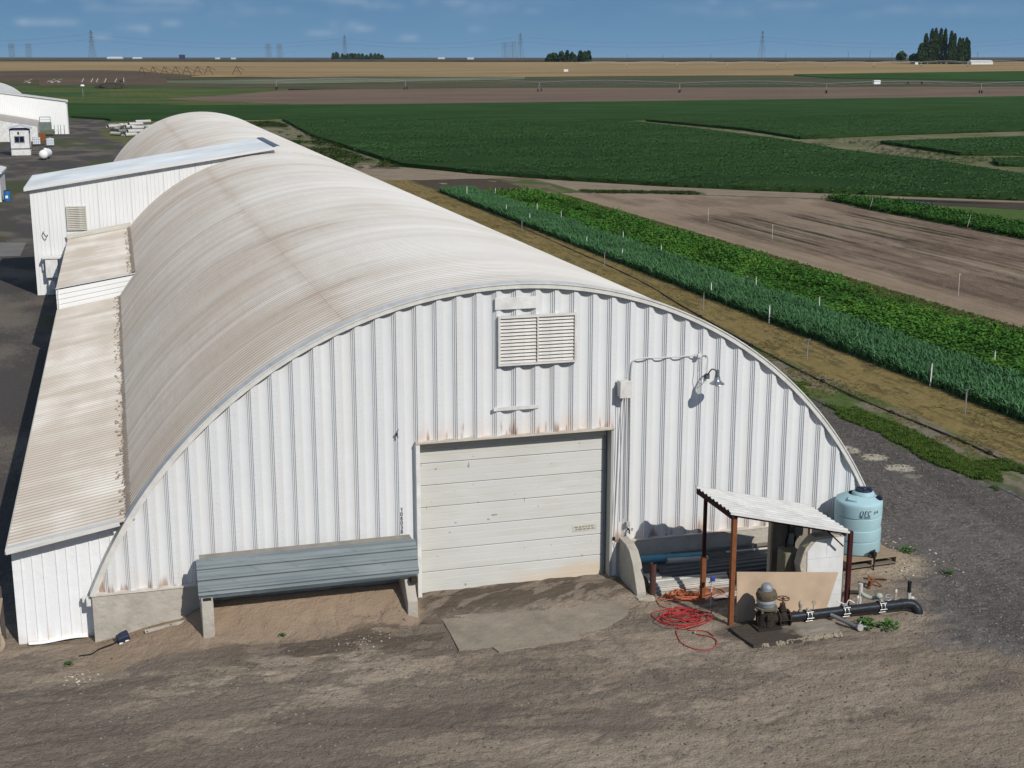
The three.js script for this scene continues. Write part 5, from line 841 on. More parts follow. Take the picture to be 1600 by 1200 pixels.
  for (let k = 0; k < 7; k++) mesh('deck_board', boxUV(rbox(1.5, 0.03, 0.16, 0.004, [0, 0.195, -0.60 + k * 0.2])), MAT.wood, p);
  for (const x of [-0.68, 0, 0.68]) mesh('bearer', boxUV(rbox(0.09, 0.13, 1.36, 0.006, [x, 0.112, 0])), MAT.wood, p);
  for (let k = 0; k < 4; k++) mesh('base_board', boxUV(rbox(1.46, 0.03, 0.15, 0.004, [0, 0.03, -0.58 + k * 0.39])), MAT.greyWood, p);
}
{ // scrap by the tank
  const t = thing('rusty_bracket', 'rusty iron bracket lying on the sand in front of the tank', 'scrap', [7.95, 0.0, 2.35], 0.4);
  mesh('frame', [beam([0, 0.03, 0], [0.12, 0.26, -0.12], 0.05, 0.03), beam([0.12, 0.26, -0.12], [0.34, 0.04, 0.1], 0.05, 0.03), tor(0.09, 0.025, [0.1, 0.14, -0.02], [0.4, 0.3, 0])].map(g => boxUV(g)), MAT.rust, t);
  const s = thing('timber_offcut', 'pale timber offcut lying on the sand mound right of the shelter', 'timber', [8.4, 0.12, 2.0], -0.35); mesh('offcut', boxUV(rbox(0.5, 0.05, 0.07, 0.006, [0, 0.02, 0], [0, 0, -0.08])), MAT.wood, s);
  const q = thing('curved_debris', 'dark curved strip of rubber lying on the ground right of the shelter', 'scrap', [7.15, 0, 2.75]);
  mesh('strip', ribSheet(lin(0, 1, 14), [-1, 0, 1], (u, v) => { const a = 2.6 - u * 1.5; return [0.55 * Math.cos(a) + 0.25, 0.05 + 0.025 * (v === 0 ? 1 : 0), -0.75 * Math.sin(a) + 0.45 + v * 0.09]; }, (u, v) => [u, v]), worn([0.07, 0.05, 0.042], 0.9), q);
}
// young weeds by the pipe and single sprouts on the yard
const weedMat = std([0.055, 0.125, 0.028], 0.75);
function weed(label, x, z, s, seed) { const t = thing('weed_plant', label, 'weed', [x, gy(x, z), z]); mesh('foliage', leafClump(seed, 46, 0.2 * s, 0.16 * s, 0.05 * s, 0.10 * s, 'leaf'), weedMat, t); mesh('stem', [0, 1, 2].map(i => bar([0, 0, 0], [0.1 * s * Math.cos(i * 2.1), 0.13 * s, 0.1 * s * Math.sin(i * 2.1)], 0.006 * s, 5)), weedMat, t); }
weed('bright green weed growing beside the side outlet of the black pipe', 6.78, 4.22, 1.15, 41);
weed('smaller green weed right of the bright weed below the black pipe', 7.2, 4.42, 1.0, 43);
weed('tiny green weed alone on the brown bank under the corrugated sheets', -5.55, 1.32, 0.38, 45);
weed('tiny green weed by the corner of the lean-to wall', -9.95, 1.0, 0.5, 47);
weed('green weed at the right foot of the sand mound by the tank', 10.1, 0.5, 0.9, 49);
weed('green weed on the gravel right of the black pipe elbow', 10.3, 2.0, 0.7, 51);
// stones, rubble and a scatter of gravel
{
  const stone = (() => { const g = new THREE.IcosahedronGeometry(1, 1), p = g.attributes.position; for (let i = 0; i < p.count; i++) { const x = p.getX(i), y = p.getY(i), z = p.getZ(i), n = 0.75 + 0.5 * vn(x * 1.7 + 9, y * 1.7 + z * 2.3, 6); p.setXYZ(i, x * n, y * n * 0.65, z * n * 0.85); } g.computeVertexNormals(); return g; })();
  const r = rng(951), l = [], pale = [];
  for (let i = 0; i < 16000; i++) { const x = -12 + r() * 27, z = 0.9 + r() * 9.5, k = fbm(x * 0.7, z * 0.9, 3, 961); if (k < 0.46 && x < 7.5) continue; const s = 0.006 + 0.024 * r() ** 3; l.push([x, gy(x, z), z, s]); }
  for (let i = 0; i < 14000; i++) { const x = 9 + r() * 6.5, z = -14 + r() * 20; l.push([x, z > -2 ? gy(x, z) : 0.01, z, 0.01 + 0.022 * r() * r()]); }
  scatter('gravel', 'scattered gravel on the yard', stone, std([0.175, 0.148, 0.122], 1), l, (x, z, k) => [0.5 + 1.1 * k * k, 0.5 + 1.05 * k * k, 0.5 + 1.0 * k * k], 12).userData.category = 'gravel';
  for (let i = 0; i < 34; i++) { const x = -9.75 + (r() + r() - 1) * 0.5, z = 1.75 + (r() + r() - 1) * 0.6; pale.push([x, gy(x, z), z, 0.012 + 0.04 * r() * r()]); }
  for (let i = 0; i < 40; i++) { const x = -3.9 + (r() + r() - 1) * 0.7, z = 2.0 + (r() + r() - 1) * 0.45; pale.push([x, gy(x, z), z, 0.008 + 0.022 * r() * r()]); }
  for (let i = 0; i < 60; i++) { const x = 10 + (r() - 0.5) * 1.6, z = 0.6 + (r() - 0.5) * 3; pale.push([x, gy(x, z), z, 0.015 + 0.04 * r() * r()]); }
  scatter('rubble', 'pale broken rubble lying in small heaps on the yard', stone, std([0.42, 0.37, 0.30], 0.95), pale, (x, z, k) => [0.7 + 0.7 * k, 0.68 + 0.7 * k, 0.62 + 0.7 * k], 13).userData.category = 'rubble';
}

// ---------------------------------------------------------------- left yard: second arched building, booth, tanks, container, pipes
{
  const t = thing('arched_warehouse', 'second white arched building with a clad cross wing at the far left edge', 'building', [-32.9, 0, -220], 2.1 * Math.PI / 180);
  const r2 = worn([0.66, 0.65, 0.63], 0.55, { map: grimeBig });
  const shell = (z0, z1, n) => ribSheet(ribs(z0, z1, (z1 - z0) / n, 0.04).map(p => p[0]), lin(-TH, TH, 32), (u, a) => { const q = R + profAt(ribs(z0, z1, (z1 - z0) / n, 0.04), u); return [q * Math.sin(a), CY + q * Math.cos(a), -u]; }, (u, a) => [u, a * 10]);
  for (let k = 0; k < 13; k++) mesh('roof_panel', shell(3 + k * 9, 3 + k * 9 + 9, 6), r2, t);
  mesh('arch_trim', [arcBand(R - 0.1, R + 0.12, -120.1, -120, -TH, TH, 40)], MAT.white, t);
  const top = x => 6.95 - (x - 6.2) * 0.142;
  for (let k = 0; k < 21; k++) { const a = -1.9 + k * 0.9, b = Math.min(17, a + 0.9), p = ribs(a, b, 0.3, 0.03); mesh('wing_wall_panel', ribSheet(p.map(q => q[0]), [0, 1], (x, v) => [x, mix(0, top(x), v), profAt(p, x) * 1], (x, v) => [x, v * 5]), MAT.whitePlain, t); }
  mesh('wing_side_wall', [boxUV(box2(16.96, 17, 0, top(17), -9, -0.02))], MAT.white, t);
  mesh('wing_roof', boxUV(beam([10.6, top(10.6) + 0.08, 0.25], [10.6, top(10.6) + 0.08, -9.2], 13.4, 0.1).translate(-10.6, -top(10.6), 0).rotateZ(Math.atan(-0.142)).translate(10.6, top(10.6) + 0.02, 0)), worn([0.72, 0.71, 0.68], 0.5), t);
  mesh('corner_trim', [box2(16.98, 17.1, 0, top(17), -0.05, 0.08), box2(16.9, 17.15, top(17) - 0.1, top(17) + 0.1, -9, 0.3)], worn([0.55, 0.55, 0.55], 0.5), t);
  mesh('lean_to_roof', boxUV(beam([8.2, 3.1, 22], [8.2, 3.1, 0.3], 8.4, 0.12).translate(-8.2, -3.1, 0).rotateZ(-0.18).translate(8.2, 3.1, 0)), worn([0.50, 0.45, 0.40], 0.6), t);
  mesh('lean_to_wall', [boxUV(box2(12.2, 12.26, 0, 2.35, 0.3, 22)), boxUV(extr([[4.2, 0], [12.26, 0], [12.26, 2.3], [4.2, 3.76]], 0.06).translate(0, 0, 21.9))], MAT.white, t);
}
{
  const t = thing('site_booth', 'small white booth with blue trim, a window and side steps near the second arched building', 'booth', [-20.4, 0, -164.6], 0.02);
  const blue = std([0.035, 0.045, 0.12], 0.5);
  mesh('wall', [box2(-1.25, 1.2, 0.9, 3.25, -3.6, 0)].map(g => boxUV(g)), MAT.white, t);
  mesh('skirt', [box2(-1.25, 1.2, 0, 0.78, -3.6, 0.0)].map(g => boxUV(g)), MAT.white, t);
  mesh('trim_band', [box2(-1.28, 1.23, 0.78, 0.9, -3.63, 0.03), box2(-1.28, 1.23, 3.25, 3.42, -3.63, 0.03), box2(1.15, 1.23, 0.9, 3.25, 0, 0.03), box2(-1.28, -1.2, 0, 3.25, 0, 0.03)], blue, t);
  mesh('roof', [boxUV(extr([[-1.5, 3.42], [0, 3.78], [1.5, 3.42], [1.5, 3.48], [0, 3.88], [-1.5, 3.48]], 4.2).translate(0, 0, -3.9))], worn([0.62, 0.65, 0.70], 0.45), t);
  const w = mesh('window', box2(-0.72, 0.56, 1.62, 2.52, 0, 0.05), MAT.galv, t);
  for (const x of [-0.38, 0.22]) mesh('pane', box2(x - 0.26, x + 0.26, 1.72, 2.42, 0.051, 0.06), std([0.012, 0.016, 0.035], 0.08), w);
  mesh('wall_light', rbox(0.18, 0.3, 0.15, 0.03, [-0.16, 2.92, 0.08]), MAT.black, t);
  mesh('side_door', box2(1.2, 1.24, 0.95, 2.95, -2.2, -1.2), MAT.cream, t);
  mesh('step', [0, 1, 2, 3].map(k => box2(1.25, 2.2 - k * 0.0, 0.15 + k * 0.22, 0.2 + k * 0.22, -1.1 - k * 0.3, -0.8 - k * 0.3)), MAT.greyWood, t);
}
{
  const t = thing('gas_tank', 'white round-ended gas tank lying on the gravel in front of the booth', 'gas tank', [-17.05, 0, -154.5], -0.12);
  mesh('vessel', [cyl(0.56, 0.56, 3.2, [0, 0.72, -1.0], [Math.PI / 2, 0, 0], 28, true), sph(0.56, [0, 0.72, 0.6], [1, 1, 0.75], 24, 16), sph(0.56, [0, 0.72, -2.6], [1, 1, 0.75], 24, 16)], MAT.whitePlain, t);
  mesh('dome_lid', cyl(0.18, 0.2, 0.18, [0, 1.32, -1]), MAT.whitePlain, t);
  mesh('leg', box2(-0.4, 0.4, 0, 0.3, 0.0, 0.14), MAT.galvDark, t); mesh('leg', box2(-0.4, 0.4, 0, 0.3, -2.2, -2.06), MAT.galvDark, t);
}
for (const [lab, x, z, c] of [['white plastic bulk container in a cage, right of the booth steps', -17.5, -184, [0.62, 0.68, 0.72]], ['white plastic bulk container standing close behind the booth', -19.55, -187.4, [0.66, 0.7, 0.73]]]) {
  const t = thing('bulk_container', lab, 'liquid container', [x, 0, z], 0.05, 'bulk containers behind the booth');
  mesh('bottle', [rbox(1.05, 1.0, 1.05, 0.1, [0, 0.68, 0]), cyl(0.12, 0.12, 0.08, [0, 1.22, 0])], std(c, 0.5), t);
  const g = []; for (let i = 0; i < 5; i++) { const q = -0.55 + i * 0.275; g.push(bar([q, 0.15, 0.56], [q, 1.2, 0.56], 0.018, 5), bar([0.56, 0.15, q], [0.56, 1.2, q], 0.018, 5)); } for (const y of [0.2, 0.55, 0.9, 1.2]) g.push(bar([-0.56, y, 0.56], [0.56, y, 0.56], 0.018, 5), bar([0.56, y, 0.56], [0.56, y, -0.56], 0.018, 5)); mesh('cage', g, MAT.steel, t);
  mesh('base', [box2(-0.58, 0.58, 0.0, 0.14, -0.58, 0.58)], MAT.black, t);
}
{
  const t = thing('grey_container', 'grey-green metal bin with a rail on top before the white wing wall', 'container', [-19.8, 0, -217.5]);
  mesh('body', [boxUV(rbox(2.5, 1.5, 2.4, 0.05, [0, 1.4, 0]))], worn([0.17, 0.205, 0.205], 0.7), t);
  mesh('lower_body', [boxUV(rbox(2.9, 0.75, 2.6, 0.05, [0.15, 0.55, 0.2]))], worn([0.14, 0.165, 0.12], 0.7), t);
  mesh('rail', [bar([-0.5, 2.1, 1.1], [-0.5, 3.05, 1.1], 0.05), bar([1.2, 2.1, 1.1], [1.2, 3.05, 1.1], 0.05), bar([-0.5, 3.05, 1.1], [1.2, 3.05, 1.1], 0.05), bar([-0.5, 2.6, 1.1], [1.2, 2.6, 1.1], 0.03)], MAT.galvDark, t);
  { const q = thing('rusty_hopper', 'rusty brown hopper standing between the two bulk containers', 'hopper', [-18.75, 0, -188.5]); mesh('bin', boxUV(rbox(1.0, 1.3, 0.9, 0.08, [0, 1.1, 0])), MAT.rust, q); mesh('legs', [box2(-0.4, -0.3, 0, 0.5, -0.3, 0.3), box2(0.3, 0.4, 0, 0.5, -0.3, 0.3)], MAT.rust, q); }
  const r = thing('wire_rack', 'thin metal racks standing before the white wing wall by its corner', 'rack', [-17.4, 0, -217.8]);
  const g = []; for (const x of [-0.7, -0.1, 0.3, 0.9]) { g.push(bar([x, 0, 0], [x, 1.7, 0], 0.04, 5), bar([x, 0, 0.8], [x, 1.0, 0.8], 0.04, 5), bar([x, 1.0, 0.8], [x, 1.0, 0], 0.04, 5)); } mesh('frame', g, MAT.galvDark, r); mesh('shelf', [box2(-0.8, 0.4, 0.75, 0.82, 0, 0.9), box2(0.2, 1.0, 0.98, 1.04, 0, 0.8)], MAT.white, r);
}
{ // irrigation pipes in heaps
  const r = rng(171), greyP = worn([0.2, 0.2, 0.2], 0.6), wp = worn([0.60, 0.59, 0.57], 0.5), base = (() => { const g = new THREE.Group(); const q = thing('pipe_length', 'white pipe section lying in the jumbled heap on the grass behind the building', 'pipe', [0, 0, 0], 0, 'pipe sections heaped on the grass'); mesh('pipe_wall', [cyl(0.3, 0.3, 3.6, [0, 0, 0], [0, 0, Math.PI / 2], 18, true), cyl(0.26, 0.26, 3.6, [0, 0, 0], [0, 0, Math.PI / 2], 18, true)], wp, q); mesh('flange', [tor(0.32, 0.035, [1.8, 0, 0], [0, Math.PI / 2, 0], 6, 18), tor(0.32, 0.035, [-1.8, 0, 0], [0, Math.PI / 2, 0], 6, 18)], MAT.galvDark, q); return q; })();
  const spots = []; for (let i = 0; i < 26; i++) { const t = i / 26; spots.push([-8.4 + t * 7.5 + (r() - 0.5) * 3.4, 0.32 + (i % 3 === 2 ? 0.5 : 0), -206 - r() * 44 - t * 4, (r() - 0.5) * 2.4]); }
  spots.forEach(([x, y, z, a], i) => { if (!i) { base.position.set(x, y, z); base.rotation.y = a; } else { const c = clone(base, null, [x, y, z], a); if (i % 3 === 1) { c.userData.label = 'dull grey pipe section lying in the jumbled heap behind the building'; c.userData.group = 'grey pipe sections heaped on the grass'; c.children[0].material = greyP; } c.scale.x = 0.6 + 0.4 * ((i * 7) % 5) / 4; } });
}
{
  const t = thing('blue_barrel', 'blue plastic barrel at the far left edge beside a white wall corner', 'barrel', [-17.85, 0, -100.2]);
  mesh('drum', lathe([[0, 0], [0.27, 0], [0.29, 0.03], [0.285, 0.3], [0.3, 0.32], [0.285, 0.35], [0.285, 0.6], [0.3, 0.62], [0.285, 0.65], [0.28, 0.88], [0.25, 0.9], [0, 0.9]], [0, 0, 0], 24), std([0.02, 0.14, 0.38], 0.45), t); mesh('lid', cyl(0.26, 0.27, 0.05, [0, 0.93, 0]), MAT.black, t);
  mesh('label_patch', rbox(0.22, 0.25, 0.02, 0.01, [-0.02, 0.4, 0.285]), MAT.whitePlain, t);
  const s = thing('side_shed', 'white shed corner just showing at the left edge beside the blue barrel', 'shed', [-22.05, 0, -102.6]);
  mesh('wall', [boxUV(box2(-3.8, 3.75, 0, 2.45, -3, 3))], MAT.white, s); mesh('roof', boxUV(extr([[-4.0, 2.45], [0, 3.5], [3.95, 2.45], [3.95, 2.6], [0, 3.65], [-4.0, 2.6]], 6.6).translate(0, 0, -3.3)), MAT.white, s);
  struct('concrete_lane', flat([[-20, -62.8], [-14.6, -62.8], [-14.6, -69.5], [-20, -71]], 0.006, 0.01), std([0.20, 0.19, 0.18], 0.95, { map: grimeBig }));
  const b = thing('black_bin', 'black crate with a red lid edge standing beside the tall wing wall', 'crate', [-13.05, 0, -58.3]); mesh('body', rbox(0.7, 1.15, 0.7, 0.05, [0, 0.58, 0]), MAT.black, b); mesh('red_base', rbox(0.5, 0.3, 0.3, 0.04, [0.1, 0.16, 0.5]), worn([0.3, 0.05, 0.04], 0.7), b);
}

// ---------------------------------------------------------------- stakes, sprinklers and pipe along the crops
{
  const S = [[21.6, -90.1], [24.4, -90.8], [21.5, -76.8], [21.6, -70.6], [24.1, -76.9], [24.1, -70.5], [21.3, -56.5], [24.1, -57.1], [21.3, -49.8], [24.0, -50.1], [21.0, -35.8], [23.9, -36.5], [20.75, -28.6], [24.1, -30.0], [20.8, -15.2], [24.5, -16.5]];
  const t = thing('marker_stake', 'white marker stake standing at the edge of the blue-green crop strip', 'stake', [...[S[0][0], 0, S[0][1]]], 0, 'white stakes along the crop strip');
  mesh('stake_post', boxUV(rbox(0.042, 1.2, 0.042, 0.005, [0, 0.6, 0])), MAT.white, t); mesh('cap', box(0.046, 0.05, 0.046, [0, 1.22, 0]), MAT.galv, t);
  const ordinal = ['nearest', 'second nearest', 'third nearest', 'fourth nearest', 'fifth nearest', 'sixth nearest', 'seventh nearest', 'farthest'], rowOf = q => S.filter(p => (p[0] < 23) === (q[0] < 23)).sort((a, b) => b[1] - a[1]).indexOf(q), lab = q => `${ordinal[rowOf(q)]} white stake along the ${q[0] < 23 ? 'mown-strip edge' : 'bushy-crop edge'} of the blue-green crop`;
  t.userData.label = lab(S[0]);
  S.slice(1).forEach((q, i) => { const [x, z] = q; const c = clone(t, lab(q), [x, 0, z], i * 0.7); c.rotation.z = ((i * 37) % 7 - 3) * 0.012; c.scale.y = x < 23 ? 0.64 + ((i * 13) % 5) * 0.03 : 0.76; });
  const Q = [[18.6, -20.8], [19.7, -11.3], [19.2, -32.7], [19.8, -66.6], [19.5, -48]];
  const u = thing('sprinkler_riser', 'thin sprinkler riser with a small head on the mown olive strip', 'sprinkler', [Q[0][0], 0, Q[0][1]], 0, 'sprinkler risers on the mown strip');
  mesh('riser', cyl(0.025, 0.025, 0.8, [0, 0.4, 0]), MAT.steel, u); mesh('sprinkler_head', [rbox(0.09, 0.1, 0.06, 0.015, [0, 0.84, 0]), bar([-0.09, 0.86, 0], [0.12, 0.9, 0], 0.015)], MAT.galvDark, u);
  u.userData.label = 'second sprinkler riser from the near end of the mown strip'; Q.slice(1).forEach(([x, z], i) => clone(u, ['nearest sprinkler riser on the mown olive strip', 'third sprinkler riser from the near end of the mown strip', 'farthest sprinkler riser on the mown olive strip', 'fourth sprinkler riser from the near end of the mown strip'][i], [x, 0, z], i));
  const p = thing('irrigation_line', 'thin dark irrigation pipe lying along the edge of the mown strip', 'pipe', [0, 0, 0]);
  mesh('pipe_run', tube([[17.4, 0.05, 2], [17.35, 0.05, -4.9], [17.45, 0.05, -8.2], [17.15, 0.06, -14], [17.5, 0.06, -22], [18.6, 0.06, -34], [19.5, 0.05, -42], [20.1, 0.05, -60], [20.6, 0.05, -80], [20.8, 0.05, -97]], 0.032, 200, 8), worn([0.05, 0.043, 0.036], 0.7), p);
  for (const z of [-6.6, -12, -17, -24, -31]) mesh('coupler', cyl(0.075, 0.075, 0.14, [z > -10 ? 17.42 : z > -15 ? 17.22 : z > -20 ? 17.25 : z > -28 ? 17.62 : 18.3, 0.06, z], [Math.PI / 2, 0, 0.1], 10), MAT.darkIron, p);
  for (const [i, [x, z]] of [[33.7, -32.7], [34.9, -56.6], [35.0, -67.6], [51.5, -72.1], [51.6, -58.5]].entries()) { const q = thing('row_marker', ['thin pale rod standing nearest in the ploughed field', 'thin pale rod in the middle of the ploughed field', 'thin pale rod at the far furrows of the ploughed field', 'white stick leaning at the far hedge row, left one', 'white stick leaning at the far hedge row, right one'][i], 'stake', [x, 0, z]); const m = mesh('rod', cyl(0.014, 0.014, i ? 1.0 : 1.3, [0, 0.6, 0]), MAT.cream, q); m.rotation.z = i > 2 ? -0.25 : 0.03; mesh('flag', box(0.05, 0.04, 0.015, [0.02, i ? 1.05 : 1.2, 0]), MAT.cream, q); }
  const h = thing('grey_bush', 'pale grey dead shrub between the two crop strips', 'shrub', [24.4, 0, -38.5]); mesh('twigs', leafClump(61, 90, 0.5, 0.6, 0.05, 0.25, 'leaf'), std([0.22, 0.2, 0.15], 0.9), h);
}

// ---------------------------------------------------------------- far irrigation pivots
function pivot(name, label, towers, ends, H, c, wheel) {
  const t = thing(name, label, 'irrigation pivot', [0, 0, 0]), m = worn(c, 0.5, { metalness: 0.2 });
  const all = [...(ends[0] ? [ends[0]] : []), ...towers, ...(ends[1] ? [ends[1]] : [])];
  const top = p => [p[0], hh(p[0], p[1]) + H, p[1]];
  for (let i = 0; i + 1 < all.length; i++) {
    const a = top(all[i]), b = top(all[i + 1]), g = [], pts = []; const N = 10;
    for (let k = 0; k <= N; k++) { const s = k / N; pts.push([mix(a[0], b[0], s), mix(a[1], b[1], s) + 0.9 * Math.sin(Math.PI * s), mix(a[2], b[2], s)]); }
    g.push(tube(pts, 0.10, 20, 5));
    const low = pts.map((p, k) => [p[0], p[1] - (k === 0 || k === N ? 0.1 : 0.95), p[2]]); g.push(tube(low, 0.035, 20, 4));
    for (let k = 1; k < N; k++) { g.push(bar(pts[k], low[k], 0.035, 4)); if (k > 1) g.push(bar(pts[k - 1], low[k], 0.03, 4)); }
    mesh('span', g, m, t);
    const d = []; for (let k = 1; k < N; k += 1) d.push(bar(low[k], [low[k][0], low[k][1] - H * 0.45, low[k][2]], 0.025, 4)); mesh('drop_hoses', d, MAT.galvDark, t);
  }
  towers.forEach((p, i) => {
    const q = all[Math.max(0, all.indexOf(p) - 1)], n = all[Math.min(all.length - 1, all.indexOf(p) + 1)]; let dx = -(n[1] - q[1]), dz = n[0] - q[0]; const L = Math.hypot(dx, dz); dx /= L; dz /= L;
    const y = hh(p[0], p[1]), w = 1.9, A = [p[0] + dx * w, y + 0.6, p[1] + dz * w], B = [p[0] - dx * w, y + 0.6, p[1] - dz * w], T = [p[0], y + H, p[1]];
    mesh('tower', [bar(A, T, 0.09, 5), bar(B, T, 0.09, 5), bar(A, B, 0.09, 5), bar([mix(A[0], T[0], 0.5), mix(A[1], T[1], 0.5), mix(A[2], T[2], 0.5)], [mix(B[0], T[0], 0.5), mix(B[1], T[1], 0.5), mix(B[2], T[2], 0.5)], 0.05, 4)], m, t);
    const ax = Math.atan2(dx, dz);
    for (const W of [A, B]) { const g = mesh('wheel', merge([tor(0.5, 0.17, [0, 0, 0], [0, 0, 0], 8, 16), cyl(0.34, 0.34, 0.08, [0, 0, 0], [Math.PI / 2, 0, 0], 12)]), MAT.rubber, t); g.position.set(W[0], W[1] + 0.05, W[2]); g.rotation.y = ax + Math.PI / 2; }
  });
}
pivot('irrigation_pivot', 'long wheeled irrigation pivot standing across the reddish fallow field', [[57.6, -556.6], [109.9, -544.3], [156.8, -506.4], [204.5, -475.8], [254.3, -450.5], [307.7, -429.4]], [null, [362, -408]], 3.7, [0.30, 0.31, 0.31]);
pivot('irrigation_pivot', 'far wheeled irrigation pivot standing along the tan grain field', [[363.7, -956.3], [399.1, -943.3], [433.7, -929.1], [466.7, -914.4], [498.3, -898.9], [529.1, -883.7], [569.3, -885], [597.4, -867.8]], [[330, -968], [632, -850]], 3.7, [0.66, 0.66, 0.64]);
{
  const t = thing('control_box', 'white control box standing under the long irrigation pivot', 'box', [334, hh(334, -549), -549]); mesh('case', rbox(3.4, 1.9, 1.6, 0.08, [0, 1.0, 0]), MAT.whitePlain, t); mesh('stand', [box2(-1.2, -1, 0, 0.3, -0.3, 0.3), box2(1, 1.2, 0, 0.3, -0.3, 0.3)], MAT.galvDark, t);
  for (const [x, z, lab] of [[347, -543, 'small dark hydrant right of the white control box, nearer one'], [353, -541, 'small dark hydrant right of the white control box, farther one']]) { const q = thing('field_hydrant', lab, 'hydrant', [x, hh(x, z), z]); mesh('casing', [cyl(0.4, 0.5, 1.3, [0, 0.65, 0]), sph(0.42, [0, 1.4, 0])], MAT.darkIron, q); }
}
{ // discarded pivot frames and junk left of centre
  const r = rng(191);
  for (let i = 0; i < 8; i++) { const x = 8 + i * 6.2 + (i > 6 ? 10 : 0), z = -770 - i * 3, y = hh(x, z) + 1; const t = thing('old_pivot_frame', `rusty folded pivot frame in the row of old frames, ${['first', 'second', 'third', 'fourth', 'fifth', 'sixth', 'seventh', 'last'][i]} from the left`, 'frame', [x, y, z], 0.3 * r(), 'old frames on the brown field'); mesh('strut', [bar([-2.4, 0, 0], [0, 4.6, 0], 0.2, 5), bar([2.6, 0, 0.6], [0, 4.6, 0], 0.2, 5), bar([-1.3, 2, 0], [1.4, 2, 0.3], 0.14, 5), bar([0, 4.6, 0], [4.5, 2.4, 0.4], 0.14, 5)], worn([0.12, 0.085, 0.06], 0.9), t); }
  const J = [[-46, -660, 'pale scrap lying at the far edge of the lawn, leftmost'], [-36, -664, 'white scrap frame leaning at the far edge of the lawn'], [-33, -668, 'long pale boom lying across the weeds beyond the lawn'], [-4, -668, 'dark post stump pair beyond the lawn']];
  J.forEach(([x, z, lab], i) => { const t = thing('field_scrap', lab, 'scrap', [x, hh(x, z) + 0.4, z], r()); t.scale.setScalar(0.62); mesh('piece', [bar([-3, 0.2, 0], [3.5, 2.6 + r() * 2, 0.6], 0.18, 5), bar([-2, 1.8, 0], [2, 0.2, 0.5], 0.2, 5), boxUV(rbox(2.2, 1, 1.2, 0.1, [1, 0.5, 0]))], i === 3 ? MAT.darkIron : worn([0.42, 0.40, 0.36], 0.8), t); });
  [[-22.3, -672], [-18, -672], [-15.6, -672], [-11.8, -671], [-7, -670], [-2.6, -669]].forEach(([x, z], i) => { const t = thing('leaning_pole', `white pole beyond the lawn, ${['first', 'second', 'third', 'fourth', 'fifth', 'last and upright'][i]} from the left`, 'pole', [x, hh(x, z), z], 0, 'white poles beyond the lawn'); const m = mesh('shaft', cyl(0.11, 0.11, 2.4, [0, 1.3, 0], [0, 0, 0], 8), MAT.whitePlain, t); m.rotation.z = i < 5 ? -0.5 : 0; mesh('foot', cyl(0.2, 0.25, 0.4, [0, 0.2, 0], [0, 0, 0], 8), MAT.darkIron, t); });
  const h = thing('soil_heap', 'dark heap of soil and brush at the far edge of the lawn', 'heap', [-8.5, hh(-8.5, -588), -588]); { const g = new THREE.IcosahedronGeometry(1, 5), p = g.attributes.position; for (let i = 0; i < p.count; i++) { const x = p.getX(i), y = p.getY(i), z = p.getZ(i), n = 0.8 + 0.5 * fbm(x * 4 + 3, z * 4 + y * 3, 4, 991); p.setXYZ(i, x * n * 6.5, y * n * 2.2, z * n * 5); } g.computeVertexNormals(); mesh('mound', g, worn([0.06, 0.056, 0.04], 1), h); }
  const y = thing('yard_pole', 'short pole with a white lamp head standing on the lawn at left', 'pole', [-18.4, 0, -492]); mesh('shaft', cyl(0.1, 0.12, 3.4, [0, 1.7, 0]), MAT.galv, y); mesh('lamp_head', sph(0.65, [0, 3.8, 0], [1.2, 0.7, 1.2]), MAT.whitePlain, y);
}
// ---------------------------------------------------------------- trees
function crownGeo(seed, n, at, s0, s1) { const r = rng(seed), pos = []; for (let i = 0; i < n; i++) { const [x, y, z] = at(r), s = mix(s0, s1, r()); const e = new THREE.Euler(r() * 6.3, r() * 6.3, r() * 6.3), q = new THREE.Quaternion().setFromEuler(e); const c = [[-s, -s * 0.6, 0], [s, -s * 0.5, s * 0.2], [s * 0.8, s * 0.7, 0], [-s * 0.9, s * 0.6, s * 0.25]].map(v => V3(v).applyQuaternion(q)); for (const k of [0, 1, 2, 0, 2, 3]) pos.push(x + c[k].x, y + c[k].y, z + c[k].z); } const g = new THREE.BufferGeometry(); g.setAttribute('position', new THREE.Float32BufferAttribute(pos, 3)); g.computeVertexNormals(); g.setAttribute('uv', new THREE.BufferAttribute(new Float32Array(pos.length / 3 * 2), 2)); return g; }
const treeMat = [std([0.046, 0.080, 0.030], 1), std([0.038, 0.068, 0.028], 1), std([0.056, 0.088, 0.032], 1)], barkMat = std([0.10, 0.08, 0.06], 0.95);
function spindle(h, w, seed) { const ph = seed * 1.7; return crownGeo(seed, 1500, r => { const y = Math.pow(r(), 0.85), a = r() * 6.283; const prof = Math.min(1, Math.pow(y / 0.12, 0.5)) * Math.pow(1 - y, 0.42) * 1.08, lump = 0.75 + 0.5 * vn(a * 1.6 + ph, y * 7 + ph, 4); const q = w * prof * lump * Math.sqrt(0.25 + 0.75 * r()); return [q * Math.cos(a), h * 0.04 + y * h * 0.96, q * Math.sin(a)]; }, 0.28, 0.75); }
